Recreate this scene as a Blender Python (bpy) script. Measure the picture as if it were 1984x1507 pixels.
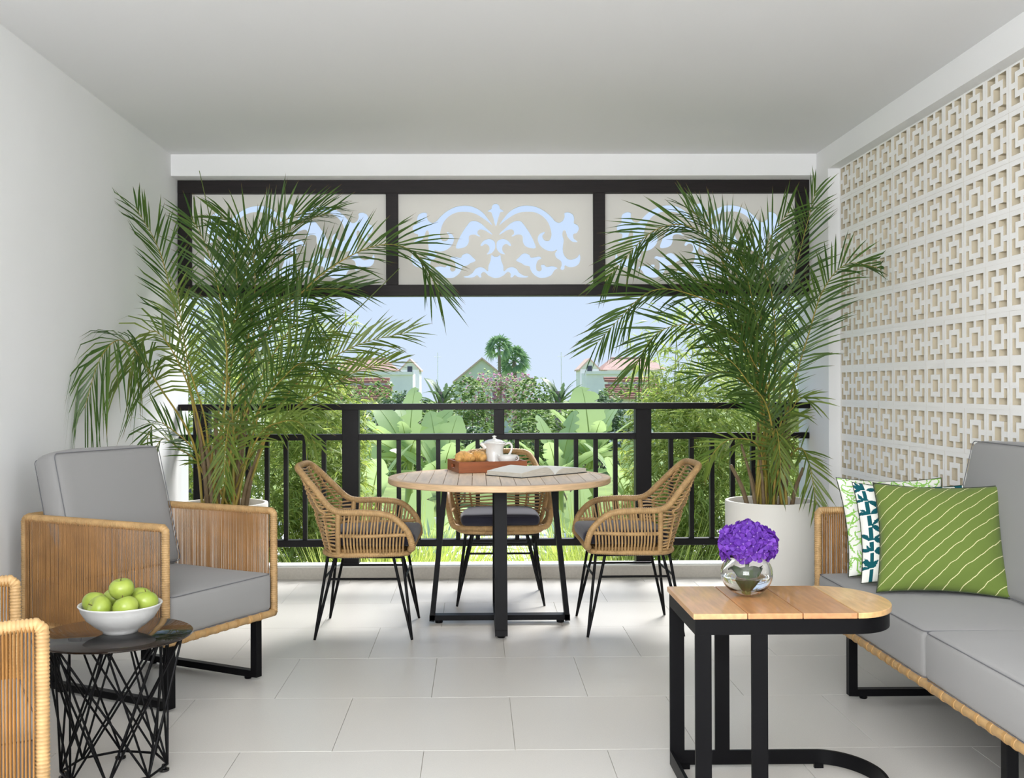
import bpy, bmesh, math, random
from mathutils import Vector, Matrix, noise as mnoise
PI = math.pi
for o in list(bpy.data.objects): bpy.data.objects.remove(o, do_unlink=True)
scene = bpy.context.scene
COL = scene.collection

# ---------------------------------------------------------------- camera
cam_data = bpy.data.cameras.new('camera')
cam_data.sensor_width = 36.0
cam_data.lens = 36.0 * 2065.0 / 1984.0
cam_data.shift_x = 47.0 / 1984.0
cam_data.shift_y = -3.5 / 1984.0
cam_data.clip_start = 0.05
cam_data.clip_end = 2000
cam = bpy.data.objects.new('camera', cam_data)
COL.objects.link(cam)
CAM_YAW = math.atan(24 / 2065.0)
cam.matrix_world = (Matrix.Translation((0, 0, 1.2)) @ Matrix.Rotation(-CAM_YAW, 4, 'Z')
                    @ Matrix.Rotation(PI / 2, 4, 'X') @ Matrix.Rotation(-0.0035, 4, 'Z'))
scene.camera = cam

# ---------------------------------------------------------------- sky, sun, added fill lights, exposure
world = bpy.data.worlds.new('sky')
scene.world = world
world.use_nodes = True
wn = world.node_tree
wn.nodes.clear()
w_out = wn.nodes.new('ShaderNodeOutputWorld')
w_bg = wn.nodes.new('ShaderNodeBackground')
w_tc = wn.nodes.new('ShaderNodeTexCoord')
w_sep = wn.nodes.new('ShaderNodeSeparateXYZ')
w_ramp = wn.nodes.new('ShaderNodeValToRGB')
w_ramp.color_ramp.elements[0].position = 0.0
w_ramp.color_ramp.elements[0].color = (0.70, 0.83, 1.0, 1)
w_ramp.color_ramp.elements[1].position = 0.6
w_ramp.color_ramp.elements[1].color = (0.36, 0.58, 1.0, 1)
wn.links.new(w_tc.outputs['Generated'], w_sep.inputs[0])
wn.links.new(w_sep.outputs['Z'], w_ramp.inputs[0])
wn.links.new(w_ramp.outputs[0], w_bg.inputs[0])
w_bg.inputs[1].default_value = 1.0
wn.links.new(w_bg.outputs[0], w_out.inputs[0])

sun_data = bpy.data.lights.new('sun', 'SUN')
sun_data.energy = 9.0
sun_data.angle = math.radians(24.0)
sun_data.color = (1.0, 0.985, 0.96)
sun = bpy.data.objects.new('sun', sun_data)
COL.objects.link(sun)
sun.rotation_euler = Vector((-0.30, -0.70, -0.80)).to_track_quat('-Z', 'Y').to_euler()

def area(name, loc, target, sx, sy, power, color):
    d = bpy.data.lights.new(name, 'AREA')
    d.shape = 'RECTANGLE'; d.size = sx; d.size_y = sy; d.energy = power; d.color = color
    o = bpy.data.objects.new(name, d); COL.objects.link(o)
    o.location = loc
    o.rotation_euler = (Vector(target) - Vector(loc)).to_track_quat('-Z', 'Y').to_euler()
    return o
area('rear_fill_light', (-0.2, -1.35, 1.75), (1.3, 6.0, 1.85), 3.0, 1.7, 275, (0.96, 0.98, 1.0))  # unseen fill lamp added behind the camera to brighten the terrace
area('overhead_fill_light', (0.35, 1.1, 2.635), (0.35, 1.1, 0.0), 2.6, 2.2, 36, (0.96, 0.98, 1.0))  # no fixture here: unseen fill added overhead for floor and seat tops

scene.view_settings.view_transform = 'Standard'
scene.view_settings.look = 'None'
scene.view_settings.gamma = 1.0
scene.view_settings.use_curve_mapping = False
scene.view_settings.exposure = 0.0

# ---------------------------------------------------------------- materials
def srgb(r, g, b):
    f = lambda c: c / 12.92 if c <= 0.04045 else ((c + 0.055) / 1.055) ** 2.4
    return tuple(f(x / 255.0) for x in (r, g, b)) + (1.0,)

MATS = {}
def mat(name, col, rough=0.5, metal=0.0, spec=0.5, var=0.0, var_scale=8.0, bump=0.0, bump_scale=60.0,
        trans=0.0, ior=1.45, alpha=1.0, coat=0.0, sheen=0.0, stretch=None, col2=None, island=0.0):
    m = bpy.data.materials.new(name); m.use_nodes = True
    nt = m.node_tree; p = nt.nodes['Principled BSDF']
    p.inputs['Base Color'].default_value = col
    p.inputs['Roughness'].default_value = rough
    p.inputs['Metallic'].default_value = metal
    p.inputs['Specular IOR Level'].default_value = spec
    p.inputs['Transmission Weight'].default_value = trans
    p.inputs['IOR'].default_value = ior
    p.inputs['Coat Weight'].default_value = coat
    p.inputs['Sheen Weight'].default_value = sheen
    if alpha < 1: p.inputs['Alpha'].default_value = alpha
    tc = None
    if var or bump or col2:
        tc = nt.nodes.new('ShaderNodeTexCoord')
        src = tc.outputs['Object']
        if stretch:
            mp = nt.nodes.new('ShaderNodeMapping'); mp.inputs['Scale'].default_value = stretch
            nt.links.new(src, mp.inputs[0]); src = mp.outputs[0]
    if var or col2:
        n = nt.nodes.new('ShaderNodeTexNoise'); n.inputs['Scale'].default_value = var_scale
        n.inputs['Detail'].default_value = 6
        nt.links.new(src, n.inputs['Vector'])
        mix = nt.nodes.new('ShaderNodeMix'); mix.data_type = 'RGBA'
        c2 = col2 or tuple(max(0, x * (1 - var)) for x in col[:3]) + (1,)
        c1 = col if col2 else tuple(min(1, x * (1 + var * 0.5)) for x in col[:3]) + (1,)
        mix.inputs[6].default_value = c1; mix.inputs[7].default_value = c2
        rm = nt.nodes.new('ShaderNodeMapRange'); rm.inputs[1].default_value = 0.3; rm.inputs[2].default_value = 0.7
        nt.links.new(n.outputs[0], rm.inputs[0]); nt.links.new(rm.outputs[0], mix.inputs[0])
        last = mix.outputs[2]
        nt.links.new(last, p.inputs['Base Color'])
    if island:
        g = nt.nodes.new('ShaderNodeNewGeometry')
        hs = nt.nodes.new('ShaderNodeHueSaturation')
        mr = nt.nodes.new('ShaderNodeMapRange'); mr.inputs[3].default_value = 1 - island; mr.inputs[4].default_value = 1 + island
        nt.links.new(g.outputs['Random Per Island'], mr.inputs[0]); nt.links.new(mr.outputs[0], hs.inputs['Value'])
        if p.inputs['Base Color'].is_linked:
            nt.links.new(p.inputs['Base Color'].links[0].from_socket, hs.inputs['Color'])
        else: hs.inputs['Color'].default_value = col
        nt.links.new(hs.outputs[0], p.inputs['Base Color'])
    if bump:
        n2 = nt.nodes.new('ShaderNodeTexNoise'); n2.inputs['Scale'].default_value = bump_scale; n2.inputs['Detail'].default_value = 5
        nt.links.new(src, n2.inputs['Vector'])
        b = nt.nodes.new('ShaderNodeBump'); b.inputs['Strength'].default_value = bump; b.inputs['Distance'].default_value = 0.01
        nt.links.new(n2.outputs[0], b.inputs['Height']); nt.links.new(b.outputs[0], p.inputs['Normal'])
    MATS[name] = m
    return m

def leaf_mat(name, c1, c2, translucent=0.35, rough=0.45, tip=None, vary=0.25):
    """two-sided leaf: principled + translucent, colour differs from leaf to leaf"""
    m = bpy.data.materials.new(name); m.use_nodes = True
    nt = m.node_tree; p = nt.nodes['Principled BSDF']; out = nt.nodes['Material Output']
    g = nt.nodes.new('ShaderNodeNewGeometry')
    mix = nt.nodes.new('ShaderNodeMix'); mix.data_type = 'RGBA'
    mix.inputs[6].default_value = c1; mix.inputs[7].default_value = c2
    nt.links.new(g.outputs['Random Per Island'], mix.inputs[0])
    colr = mix.outputs[2]
    if tip:
        uv = nt.nodes.new('ShaderNodeUVMap')
        sp = nt.nodes.new('ShaderNodeSeparateXYZ'); nt.links.new(uv.outputs[0], sp.inputs[0])
        mr = nt.nodes.new('ShaderNodeMapRange'); mr.inputs[1].default_value = 0.86; mr.inputs[2].default_value = 0.97
        nt.links.new(sp.outputs['Y'], mr.inputs[0])
        mx = nt.nodes.new('ShaderNodeMix'); mx.data_type = 'RGBA'
        nt.links.new(mr.outputs[0], mx.inputs[0]); nt.links.new(colr, mx.inputs[6]); mx.inputs[7].default_value = tip
        colr = mx.outputs[2]
    nt.links.new(colr, p.inputs['Base Color'])
    p.inputs['Roughness'].default_value = rough
    p.inputs['Specular IOR Level'].default_value = 0.35
    tr = nt.nodes.new('ShaderNodeBsdfTranslucent')
    hs = nt.nodes.new('ShaderNodeHueSaturation'); hs.inputs['Saturation'].default_value = 1.1; hs.inputs['Value'].default_value = 1.5
    nt.links.new(colr, hs.inputs['Color']); nt.links.new(hs.outputs[0], tr.inputs[0])
    ms = nt.nodes.new('ShaderNodeMixShader'); ms.inputs[0].default_value = translucent
    nt.links.new(p.outputs[0], ms.inputs[1]); nt.links.new(tr.outputs[0], ms.inputs[2])
    nt.links.new(ms.outputs[0], out.inputs[0])
    MATS[name] = m
    return m

M = MATS
mat('wall_paint', srgb(238, 238, 238), 0.85, spec=0.2, var=0.015, var_scale=2.0, bump=0.02, bump_scale=120)
mat('ceiling_paint', srgb(232, 232, 233), 0.9, spec=0.2)
mat('exterior_paint', srgb(238, 240, 242), 0.85, spec=0.2)
mat('block_paint', srgb(245, 244, 242), 0.8, spec=0.2, bump=0.05, bump_scale=90)
mat('block_cast_shaded', srgb(202, 191, 168), 0.85, spec=0.2)  # cream hole sides, with the shade of the openings put into the colour
mat('tile_stone', srgb(206, 203, 197), 0.33, spec=0.5, var=0.05, var_scale=220, bump=0.05, bump_scale=260)
mat('grout', srgb(176, 170, 158), 0.9)
mat('kerb_stone', srgb(196, 191, 182), 0.6, var=0.08, var_scale=90)
mat('kerb_cap', srgb(225, 224, 218), 0.5)
mat('dark_wood', srgb(28, 22, 22), 0.5, spec=0.3, var=0.35, var_scale=6, stretch=(1, 12, 12), bump=0.05)
mat('rail_paint', srgb(20, 18, 20), 0.42, spec=0.2, var=0.15, var_scale=20)
mat('panel_board', srgb(226, 224, 218), 0.7, spec=0.25)
mat('black_metal', srgb(13, 13, 15), 0.42, spec=0.12)
mat('black_gloss', srgb(16, 16, 17), 0.22, spec=0.6)
mat('cane', srgb(178, 144, 98), 0.5, spec=0.4, var=0.22, var_scale=30)
mat('cane_cord', srgb(156, 112, 62), 0.5, spec=0.4, var=0.25, var_scale=14)
mat('cane_dark', srgb(178, 140, 90), 0.5, spec=0.35, var=0.3, var_scale=10)
mat('grey_fabric', srgb(143, 142, 141), 0.9, spec=0.15, sheen=0.15, bump=0.06, bump_scale=700)
mat('grey_piping', srgb(112, 112, 116), 0.9, spec=0.1)
mat('dark_deck', srgb(40, 38, 38), 0.8)
mat('navy_fabric', srgb(43, 43, 56), 0.85, spec=0.2, sheen=0.2, bump=0.05, bump_scale=600)
mat('teak', srgb(236, 211, 180), 0.38, spec=0.4, var=0.18, var_scale=5, stretch=(9, 0.8, 9), bump=0.03, bump_scale=40)
mat('teak_edge', srgb(220, 186, 146), 0.45, spec=0.4, var=0.2, var_scale=6, stretch=(2, 2, 30))
for i, c in enumerate([(205, 158, 112), (192, 138, 92), (186, 134, 90), (214, 172, 118)]):
    mat('plank%d' % i, srgb(*c), 0.3, spec=0.5, var=0.22, var_scale=7, stretch=(9, 1.2, 9), bump=0.02, coat=0.25)
mat('tray_wood', srgb(150, 84, 46), 0.4, var=0.25, var_scale=8, stretch=(1, 8, 8))
mat('ceramic', srgb(238, 236, 232), 0.18, spec=0.5, coat=0.3)
mat('bowl_ceramic', srgb(204, 204, 202), 0.3, spec=0.5)
mat('pastry', srgb(232, 178, 104), 0.55, var=0.35, var_scale=40, bump=0.15, bump_scale=80)
mat('paper', srgb(232, 230, 224), 0.8)
mat('page_edge', srgb(206, 201, 190), 0.85, var=0.25, var_scale=30, stretch=(1, 1, 40))
mat('book_cover', srgb(36, 42, 46), 0.6)
mat('cutlery', srgb(200, 200, 202), 0.2, metal=1.0)
mat('basket', srgb(150, 92, 46), 0.6, var=0.3, var_scale=60)
mat('apple_green', srgb(134, 154, 54), 0.28, spec=0.5, col2=srgb(162, 176, 82), var_scale=14)
mat('apple_stem', srgb(80, 62, 36), 0.8)
mat('smoked_glass', srgb(70, 62, 60), 0.03, trans=1.0, ior=1.45)
mat('clear_glass', (1, 1, 1, 1), 0.0, trans=1.0, ior=1.4)
mat('water', (0.97, 1, 0.99, 1), 0.0, trans=1.0, ior=1.33)
mat('pot_shell', srgb(232, 229, 222), 0.55, spec=0.35)
mat('soil', srgb(64, 50, 38), 0.95, var=0.4, var_scale=60)
mat('petal_core', srgb(150, 112, 186), 0.6)
mat('stem_green', srgb(96, 128, 52), 0.5)
leaf_mat('petal', srgb(66, 26, 128), srgb(118, 66, 176), 0.25, 0.6)
leaf_mat('hydrangea_leaf', srgb(52, 76, 34), srgb(66, 92, 40), 0.15, 0.4)
leaf_mat('palm_leaf', srgb(52, 82, 34), srgb(90, 116, 52), 0.33, 0.38, tip=srgb(120, 92, 50))
leaf_mat('palm_leaf_light', srgb(84, 106, 48), srgb(122, 138, 66), 0.35, 0.38, tip=srgb(130, 100, 56))
mat('palm_stem', srgb(128, 128, 54), 0.45, col2=srgb(168, 140, 62), var_scale=10)
mat('palm_cane', srgb(128, 112, 84), 0.7, col2=srgb(104, 84, 60), var_scale=18)

# ---------------------------------------------------------------- mesh helpers
class MB:
    def __init__(s): s.V = []; s.F = []; s.U = []; s.MI = []; s.mi = 0
    def add(s, verts, faces, uvs=None):
        b = len(s.V); s.V.extend([tuple(v) for v in verts])
        for i, f in enumerate(faces):
            s.F.append(tuple(b + k for k in f)); s.MI.append(s.mi)
            s.U.append(uvs[i] if uvs else None)
    def box(s, x0, x1, y0, y1, z0, z1, mtx=None):
        v = [(x0, y0, z0), (x1, y0, z0), (x1, y1, z0), (x0, y1, z0), (x0, y0, z1), (x1, y0, z1), (x1, y1, z1), (x0, y1, z1)]
        if mtx is not None: v = [mtx @ Vector(q) for q in v]
        s.add(v, [(0, 3, 2, 1), (4, 5, 6, 7), (0, 1, 5, 4), (1, 2, 6, 5), (2, 3, 7, 6), (3, 0, 4, 7)]); return s
    def bar(s, a, b, w, h, up=(0, 0, 1)):
        """rectangular bar from a to b; w across, h along 'up'"""
        a = Vector(a); b = Vector(b); d = (b - a).normalized(); u = Vector(up)
        if abs(d.dot(u)) > 0.98: u = Vector((1, 0, 0))
        sd = d.cross(u).normalized(); u = sd.cross(d).normalized()
        v = []
        for p in (a, b):
            for i, j in ((-1, -1), (1, -1), (1, 1), (-1, 1)): v.append(p + sd * (i * w / 2) + u * (j * h / 2))
        s.add(v, [(0, 1, 2, 3), (7, 6, 5, 4), (0, 4, 5, 1), (1, 5, 6, 2), (2, 6, 7, 3), (3, 7, 4, 0)]); return s
    def tube(s, pts, r, n=8, closed=False, radii=None, caps=True):
        pts = [Vector(p) for p in pts]; N = len(pts)
        if N < 2: return s
        tang = []
        for i in range(N):
            if closed: t = pts[(i + 1) % N] - pts[i - 1]
            else: t = pts[min(i + 1, N - 1)] - pts[max(i - 1, 0)]
            tang.append(t.normalized() if t.length > 1e-9 else Vector((0, 0, 1)))
        ref = Vector((0, 0, 1)) if abs(tang[0].z) < 0.9 else Vector((1, 0, 0))
        nrm = (ref - tang[0] * ref.dot(tang[0])).normalized()
        verts = []; L = 0; us = []
        for i in range(N):
            if i:
                nrm = nrm - tang[i] * nrm.dot(tang[i])
                nrm = nrm.normalized() if nrm.length > 1e-6 else tang[i].orthogonal().normalized()
                L += (pts[i] - pts[i - 1]).length
            bi = tang[i].cross(nrm); us.append(L)
            rr = (radii[i] if radii else 1.0) * r
            for k in range(n):
                a = 2 * PI * k / n
                verts.append(pts[i] + (nrm * math.cos(a) + bi * math.sin(a)) * rr)
        faces = []; rng = N if closed else N - 1
        for i in range(rng):
            j = (i + 1) % N
            for k in range(n):
                k2 = (k + 1) % n
                faces.append((i * n + k, i * n + k2, j * n + k2, j * n + k))
        if caps and not closed:
            faces.append(tuple(range(n - 1, -1, -1))); faces.append(tuple((N - 1) * n + k for k in range(n)))
        s.add(verts, faces); return s
    def wrap(s, pts, r, pitch=0.009, n=9, closed=False, depth=0.15):
        """tube bound round and round with cord: every turn is its own bulge"""
        p = resample(pts, pitch / 3.0, closed)
        rad = [1.0 if (i % 3) else 1.0 - depth for i in range(len(p))]
        return s.tube(p, r, n, closed, rad)
    def lathe(s, prof, n=32, c=(0, 0, 0), a0=0.0, closed=False):
        verts = []; faces = []; m = len(prof)
        for r, z in prof:
            for k in range(n):
                a = 2 * PI * k / n + a0
                verts.append((c[0] + r * math.cos(a), c[1] + r * math.sin(a), c[2] + z))
        rng = m if closed else m - 1
        for i in range(rng):
            i2 = (i + 1) % m
            for k in range(n):
                k2 = (k + 1) % n
                faces.append((i * n + k, i * n + k2, i2 * n + k2, i2 * n + k))
        if not closed:
            if prof[0][0] > 1e-6: faces.append(tuple(range(n - 1, -1, -1)))
            if prof[-1][0] > 1e-6: faces.append(tuple((m - 1) * n + k for k in range(n)))
        s.add(verts, faces); return s
    def prism(s, poly, z0, z1):
        n = len(poly)
        v = [(x, y, z0) for x, y in poly] + [(x, y, z1) for x, y in poly]
        f = [tuple(range(n - 1, -1, -1)), tuple(range(n, 2 * n))]
        f += [(i, (i + 1) % n, n + (i + 1) % n, n + i) for i in range(n)]
        s.add(v, f); return s
    def blade(s, p0, d, length, width, nrm, droop=0.0, seg=3, fold=0.0):
        """one narrow leaf from p0 along d with uv.y running to the tip"""
        p0 = Vector(p0); d = Vector(d).normalized(); nrm = Vector(nrm)
        side = d.cross(nrm)
        side = side.normalized() if side.length > 1e-6 else d.orthogonal().normalized()
        v = []; f = []; uv = []
        prof = [0.55, 1.0, 0.8, 0.0] if seg == 3 else [0.4, 1.0, 0.0]
        for i in range(seg + 1):
            t = i / seg
            c = p0 + d * (length * t) + Vector((0, 0, -1)) * (droop * length * t * t)
            w = width * 0.5 * prof[i]
            if i < seg: v += [c - side * w, c + side * w]
            else: v.append(c)
        for i in range(seg - 1):
            f.append((2 * i, 2 * i + 1, 2 * i + 3, 2 * i + 2))
            uv.append([(0, i / seg), (1, i / seg), (1, (i + 1) / seg), (0, (i + 1) / seg)])
        b = 2 * (seg - 1); f.append((b, b + 1, b + 2)); uv.append([(0, (seg - 1) / seg), (1, (seg - 1) / seg), (.5, 1)])
        s.add(v, f, uv); return s
    def mesh(s, name, mats, smooth=False, bev=0.0, bseg=2, auto=None):
        me = bpy.data.meshes.new(name)
        me.from_pydata(s.V, [], s.F)
        if any(u is not None for u in s.U):
            l = me.uv_layers.new(name='UVMap')
            k = 0; data = []
            for fi, f in enumerate(s.F):
                u = s.U[fi] or [(0, 0)] * len(f)
                for q in u: data += [q[0], q[1]]
            l.data.foreach_set('uv', data)
        if not isinstance(mats, (list, tuple)): mats = [mats]
        for m in mats: me.materials.append(MATS[m] if isinstance(m, str) else m)
        if len(mats) > 1: me.polygons.foreach_set('material_index', s.MI)
        if bev > 0:
            bm = bmesh.new(); bm.from_mesh(me)
            bmesh.ops.remove_doubles(bm, verts=bm.verts, dist=1e-6)
            es = [e for e in bm.edges if len(e.link_faces) == 2 and e.calc_face_angle(0) > 0.5]
            bmesh.ops.bevel(bm, geom=es, offset=bev, segments=bseg, affect='EDGES', profile=0.6, clamp_overlap=True)
            bm.to_mesh(me); bm.free()
        if smooth:
            me.polygons.foreach_set('use_smooth', [True] * len(me.polygons))
            if auto:
                try: me.set_sharp_from_angle(angle=math.radians(auto))
                except Exception: pass
        me.update()
        return me

def link(name, me, parent=None):
    o = bpy.data.objects.new(name, me); COL.objects.link(o)
    if parent is not None: o.parent = parent
    return o
def obj(name, mb, mats, parent=None, smooth=False, bev=0.0, bseg=2, auto=None, loc=None, rot=None):
    o = link(name, mb.mesh(name, mats, smooth, bev, bseg, auto), parent)
    if loc is not None: o.location = loc
    if rot is not None: o.rotation_euler = rot
    return o
def tag(o, label, cat, group=None):
    o['label'] = label; o['category'] = cat
    if group: o['group'] = group
    return o
def thing(name, label, cat, loc=(0, 0, 0), rotz=0.0, group=None):
    o = bpy.data.objects.new(name, None); COL.objects.link(o)
    o.empty_display_size = 0.1
    o.location = loc; o.rotation_euler = (0, 0, rotz)
    return tag(o, label, cat, group)
def struct(name, mb, mats, bev=0.0, label=None):
    o = obj(name, mb, mats, bev=bev); o['kind'] = 'structure'
    if label: o['label'] = label
    return o
def stuff(o): o['kind'] = 'stuff'; return o
def copy_tree(root, label=None, loc=None, rotz=None):
    def rec(o, par):
        c = o.copy(); COL.objects.link(c); c.parent = par
        for ch in [x for x in bpy.data.objects if x.parent is o]: rec(ch, c)
        return c
    r = rec(root, None)
    if label: r['label'] = label
    if loc is not None: r.location = loc
    if rotz is not None: r.rotation_euler = (0, 0, rotz)
    return r

def catmull(pts, k=8, closed=False):
    P = [Vector(p) for p in pts]; n = len(P); out = []
    rng = n if closed else n - 1
    for i in range(rng):
        if closed: a, b, c, d = P[i - 1], P[i], P[(i + 1) % n], P[(i + 2) % n]
        else:
            b, c = P[i], P[i + 1]
            a = P[i - 1] if i else b + (b - c); d = P[i + 2] if i + 2 < n else c + (c - b)
        for j in range(k):
            t = j / k
            out.append(0.5 * ((2 * b) + (c - a) * t + (2 * a - 5 * b + 4 * c - d) * t * t + (3 * b - a - 3 * c + d) * t ** 3))
    if not closed: out.append(P[-1])
    return out
def resample(pts, step, closed=False):
    P = [Vector(p) for p in pts]
    if closed: P = P + [P[0]]
    acc = [0]
    for i in range(1, len(P)): acc.append(acc[-1] + (P[i] - P[i - 1]).length)
    n = max(2, int(acc[-1] / step)); out = []; j = 0
    for i in range(n + (0 if closed else 1)):
        d = acc[-1] * i / n
        while j < len(P) - 2 and acc[j + 1] < d: j += 1
        L = acc[j + 1] - acc[j]
        out.append(P[j].lerp(P[j + 1], 0 if L < 1e-9 else (d - acc[j]) / L))
    return out
def rounded_poly(corners, r, k=5):
    """2D polygon with rounded corners"""
    out = []; n = len(corners)
    for i in range(n):
        p = Vector(corners[i]); a = (Vector(corners[i - 1]) - p); b = (Vector(corners[(i + 1) % n]) - p)
        ra = min(r, a.length / 2, b.length / 2)
        s = p + a.normalized() * ra; e = p + b.normalized() * ra
        for j in range(k + 1):
            t = j / k; out.append(tuple((1 - t) ** 2 * s + 2 * t * (1 - t) * p + t * t * e))
    return out
def cushion(sx, sy, sz, r=0.03, puff=0.02, wob=0.0, seed=0, div=12, sag=0.0):
    """rounded, slightly puffed box centred on the origin"""
    def ax(h):
        a = [-h, -h + r * 0.15, -h + r * 0.45, -h + r]
        k = max(3, int(div * h / max(sx, sy) * 2))
        mid = [-h + r + (2 * h - 2 * r) * i / k for i in range(1, k)]
        return a + mid + [-q for q in reversed(a)]
    hx, hy, hz = sx / 2, sy / 2, sz / 2
    A = (ax(hx), ax(hy), ax(hz)); H = (hx, hy, hz)
    mb = MB(); idx = {}
    def vert(p):
        key = tuple(round(c, 6) for c in p)
        if key in idx: return idx[key]
        q = Vector(p); inner = Vector([max(-H[i] + r, min(H[i] - r, q[i])) for i in range(3)])
        d = q - inner
        if d.length > 1e-9: q = inner + d.normalized() * r
        f = [1 - (p[i] / H[i]) ** 2 for i in range(3)]
        q.z += (1 if p[2] > 0 else -1) * puff * f[0] ** .6 * f[1] ** .6 * (abs(p[2]) / hz)
        q.x += (1 if p[0] > 0 else -1) * puff * 0.6 * f[1] * f[2] * (abs(p[0]) / hx)
        q.y += (1 if p[1] > 0 else -1) * puff * 0.6 * f[0] * f[2] * (abs(p[1]) / hy)
        if wob:
            nv = mnoise.noise_vector(Vector((p[0] * 5 + seed * 7.3, p[1] * 5, p[2] * 5)))
            q += nv * wob
        mb.V.append(tuple(q)); idx[key] = len(mb.V) - 1
        return idx[key]
    for a, b, c in ((0, 1, 2), (1, 2, 0), (2, 0, 1)):
        for sgn in (-1, 1):
            for i in range(len(A[a]) - 1):
                for j in range(len(A[b]) - 1):
                    quad = []
                    for u, w in ((i, j), (i + 1, j), (i + 1, j + 1), (i, j + 1)):
                        p = [0, 0, 0]; p[a] = A[a][u]; p[b] = A[b][w]; p[c] = sgn * H[c]
                        quad.append(vert(p))
                    if sgn < 0: quad.reverse()
                    mb.F.append(tuple(quad)); mb.U.append(None); mb.MI.append(0)
    return mb
def seam(sx, sy, z, r=0.02, tube=0.0035):
    poly = rounded_poly([(-sx / 2, -sy / 2), (sx / 2, -sy / 2), (sx / 2, sy / 2), (-sx / 2, sy / 2)], r)
    return MB().tube([(x, y, z) for x, y in poly], tube, 6, closed=True)
# ================================================================ the setting
XL, XR = -1.88, 2.13          # wall faces
YK = 6.695                    # kerb face
ZC = 2.648                    # ceiling

struct('ceiling', MB().box(XL - 0.2, XR + 0.25, -1.5, 7.0, ZC, ZC + 0.2), 'ceiling_paint')
struct('wall_left', MB().box(XL - 0.2, XL, -1.5, 7.0, -3.6, ZC), 'wall_paint')
struct('wall_back', MB().box(XL - 0.2, XR + 0.25, -1.7, -1.5, -0.1, ZC + 0.2), 'wall_paint')
struct('trim_1', MB().box(XL, XR, 6.62, 7.0, 2.514, ZC), 'wall_paint', label='white beam under the ceiling above the opening')

# right wall with its recessed breeze block field
BY1, BP, NB = 6.40, 0.2037, 20
BY0 = BY1 - BP * NB
BX = 2.20
ZT = 2.524; NR = 12; ZB = ZT - NR * BP
wr = MB()
wr.box(XR, XR + 0.25, BY1, 7.0, -3.6, ZC)
wr.box(XR, BX, BY0, BY1, 2.511, ZC).box(BX, XR + 0.25, BY0, BY1, ZT, ZC)
wr.box(XR, XR + 0.25, -1.5, BY0, -0.1, ZC)
wr.box(BX - 0.02, XR + 0.25, BY0, BY1, -0.1, ZB)
wall_right = struct('wall_right', wr, 'wall_paint')
def block_mesh():
    mb = MB(); D = 0.10; h = 0.5 * BP - 0.0004
    o = 0.395 * BP; r = 0.26 * BP; q = 0.14 * BP; b = 0.06 * BP
    def rect(y0, y1, z0, z1): mb.box(0, D, y0, y1, z0, z1)
    rect(-h, h, o, h); rect(-h, h, -h, -o); rect(-h, -o, -o, o); rect(o, h, -o, o)        # outer frame
    rect(-r, r, q, r); rect(-r, r, -r, -q); rect(-r, -q, -q, q); rect(q, r, -q, q)        # inner ring
    rect(-b, b, r, o); rect(-b, b, -o, -r); rect(-o, -r, -b, b); rect(r, o, -b, b)        # four ties
    # the faces are painted white, the hole sides cream, coloured darker to paint in the shade inside
    for k, f in enumerate(mb.F):
        mb.MI[k] = 0 if all(abs(mb.V[q][0]) < 1e-6 for q in f) else 1
    return mb.mesh('block', ['block_paint', 'block_cast_shaded'])
bme = block_mesh()
rnd = random.Random(5)
for i in range(NB):
    for j in range(NR):
        o = link('block', bme, wall_right)
        o.location = (BX + rnd.uniform(0, 0.0010), BY1 - BP * (i + 0.5), ZB + BP * (j + 0.5))
mo = MB()
for i in range(NB + 1): mo.box(BX + 0.0016, BX + 0.09, BY1 - BP * i - 0.003, BY1 - BP * i + 0.003, ZB, ZT)
for j in range(NR + 1): mo.box(BX + 0.0016, BX + 0.09, BY0, BY1, ZB + BP * j - 0.003, ZB + BP * j + 0.003)
obj('mortar_joints', mo, 'block_paint', wall_right)

# floor with its tiles
floor = struct('floor', MB().box(XL - 0.2, XR + 0.25, -1.5, 7.0, -0.30, -0.004), 'grout')
TP = 0.604
tile_cache = {}
def tile(x0, x1, y0, y1):
    w, d = round(x1 - x0, 4), round(y1 - y0, 4)
    if w < 0.02 or d < 0.02: return
    if (w, d) not in tile_cache:
        g = 0.0007
        tile_cache[(w, d)] = MB().box(g, w - g, g, d - g, -0.010, 0.0).mesh('tile', 'tile_stone', bev=0.0008, bseg=1)
    o = link('tile', tile_cache[(w, d)], floor); o.location = (x0, y0, rnd.uniform(-0.0004, 0))
k = -9
while True:
    y0 = 3.525 + TP * k; y1 = min(y0 + TP, YK)
    if y0 >= YK - 0.01: break
    off = 0.128 if k % 2 == 0 else 0.128 - TP / 2
    xs = [XL] + [off + 0.606 * q for q in range(-6, 7) if XL + 0.03 < off + 0.606 * q < XR - 0.03] + [XR]
    if y1 > -1.5:
        for a, b in zip(xs[:-1], xs[1:]): tile(a, b, max(y0, -1.5), y1)
    k += 1

kerb = struct('trim_2', MB().box(XL, XR, YK, 6.90, -0.3, 0.072), 'kerb_stone', label='low stone kerb under the railing')
obj('capping', MB().box(XL, XR, YK - 0.004, 6.84, 0.072, 0.081), 'kerb_cap', kerb)

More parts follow.
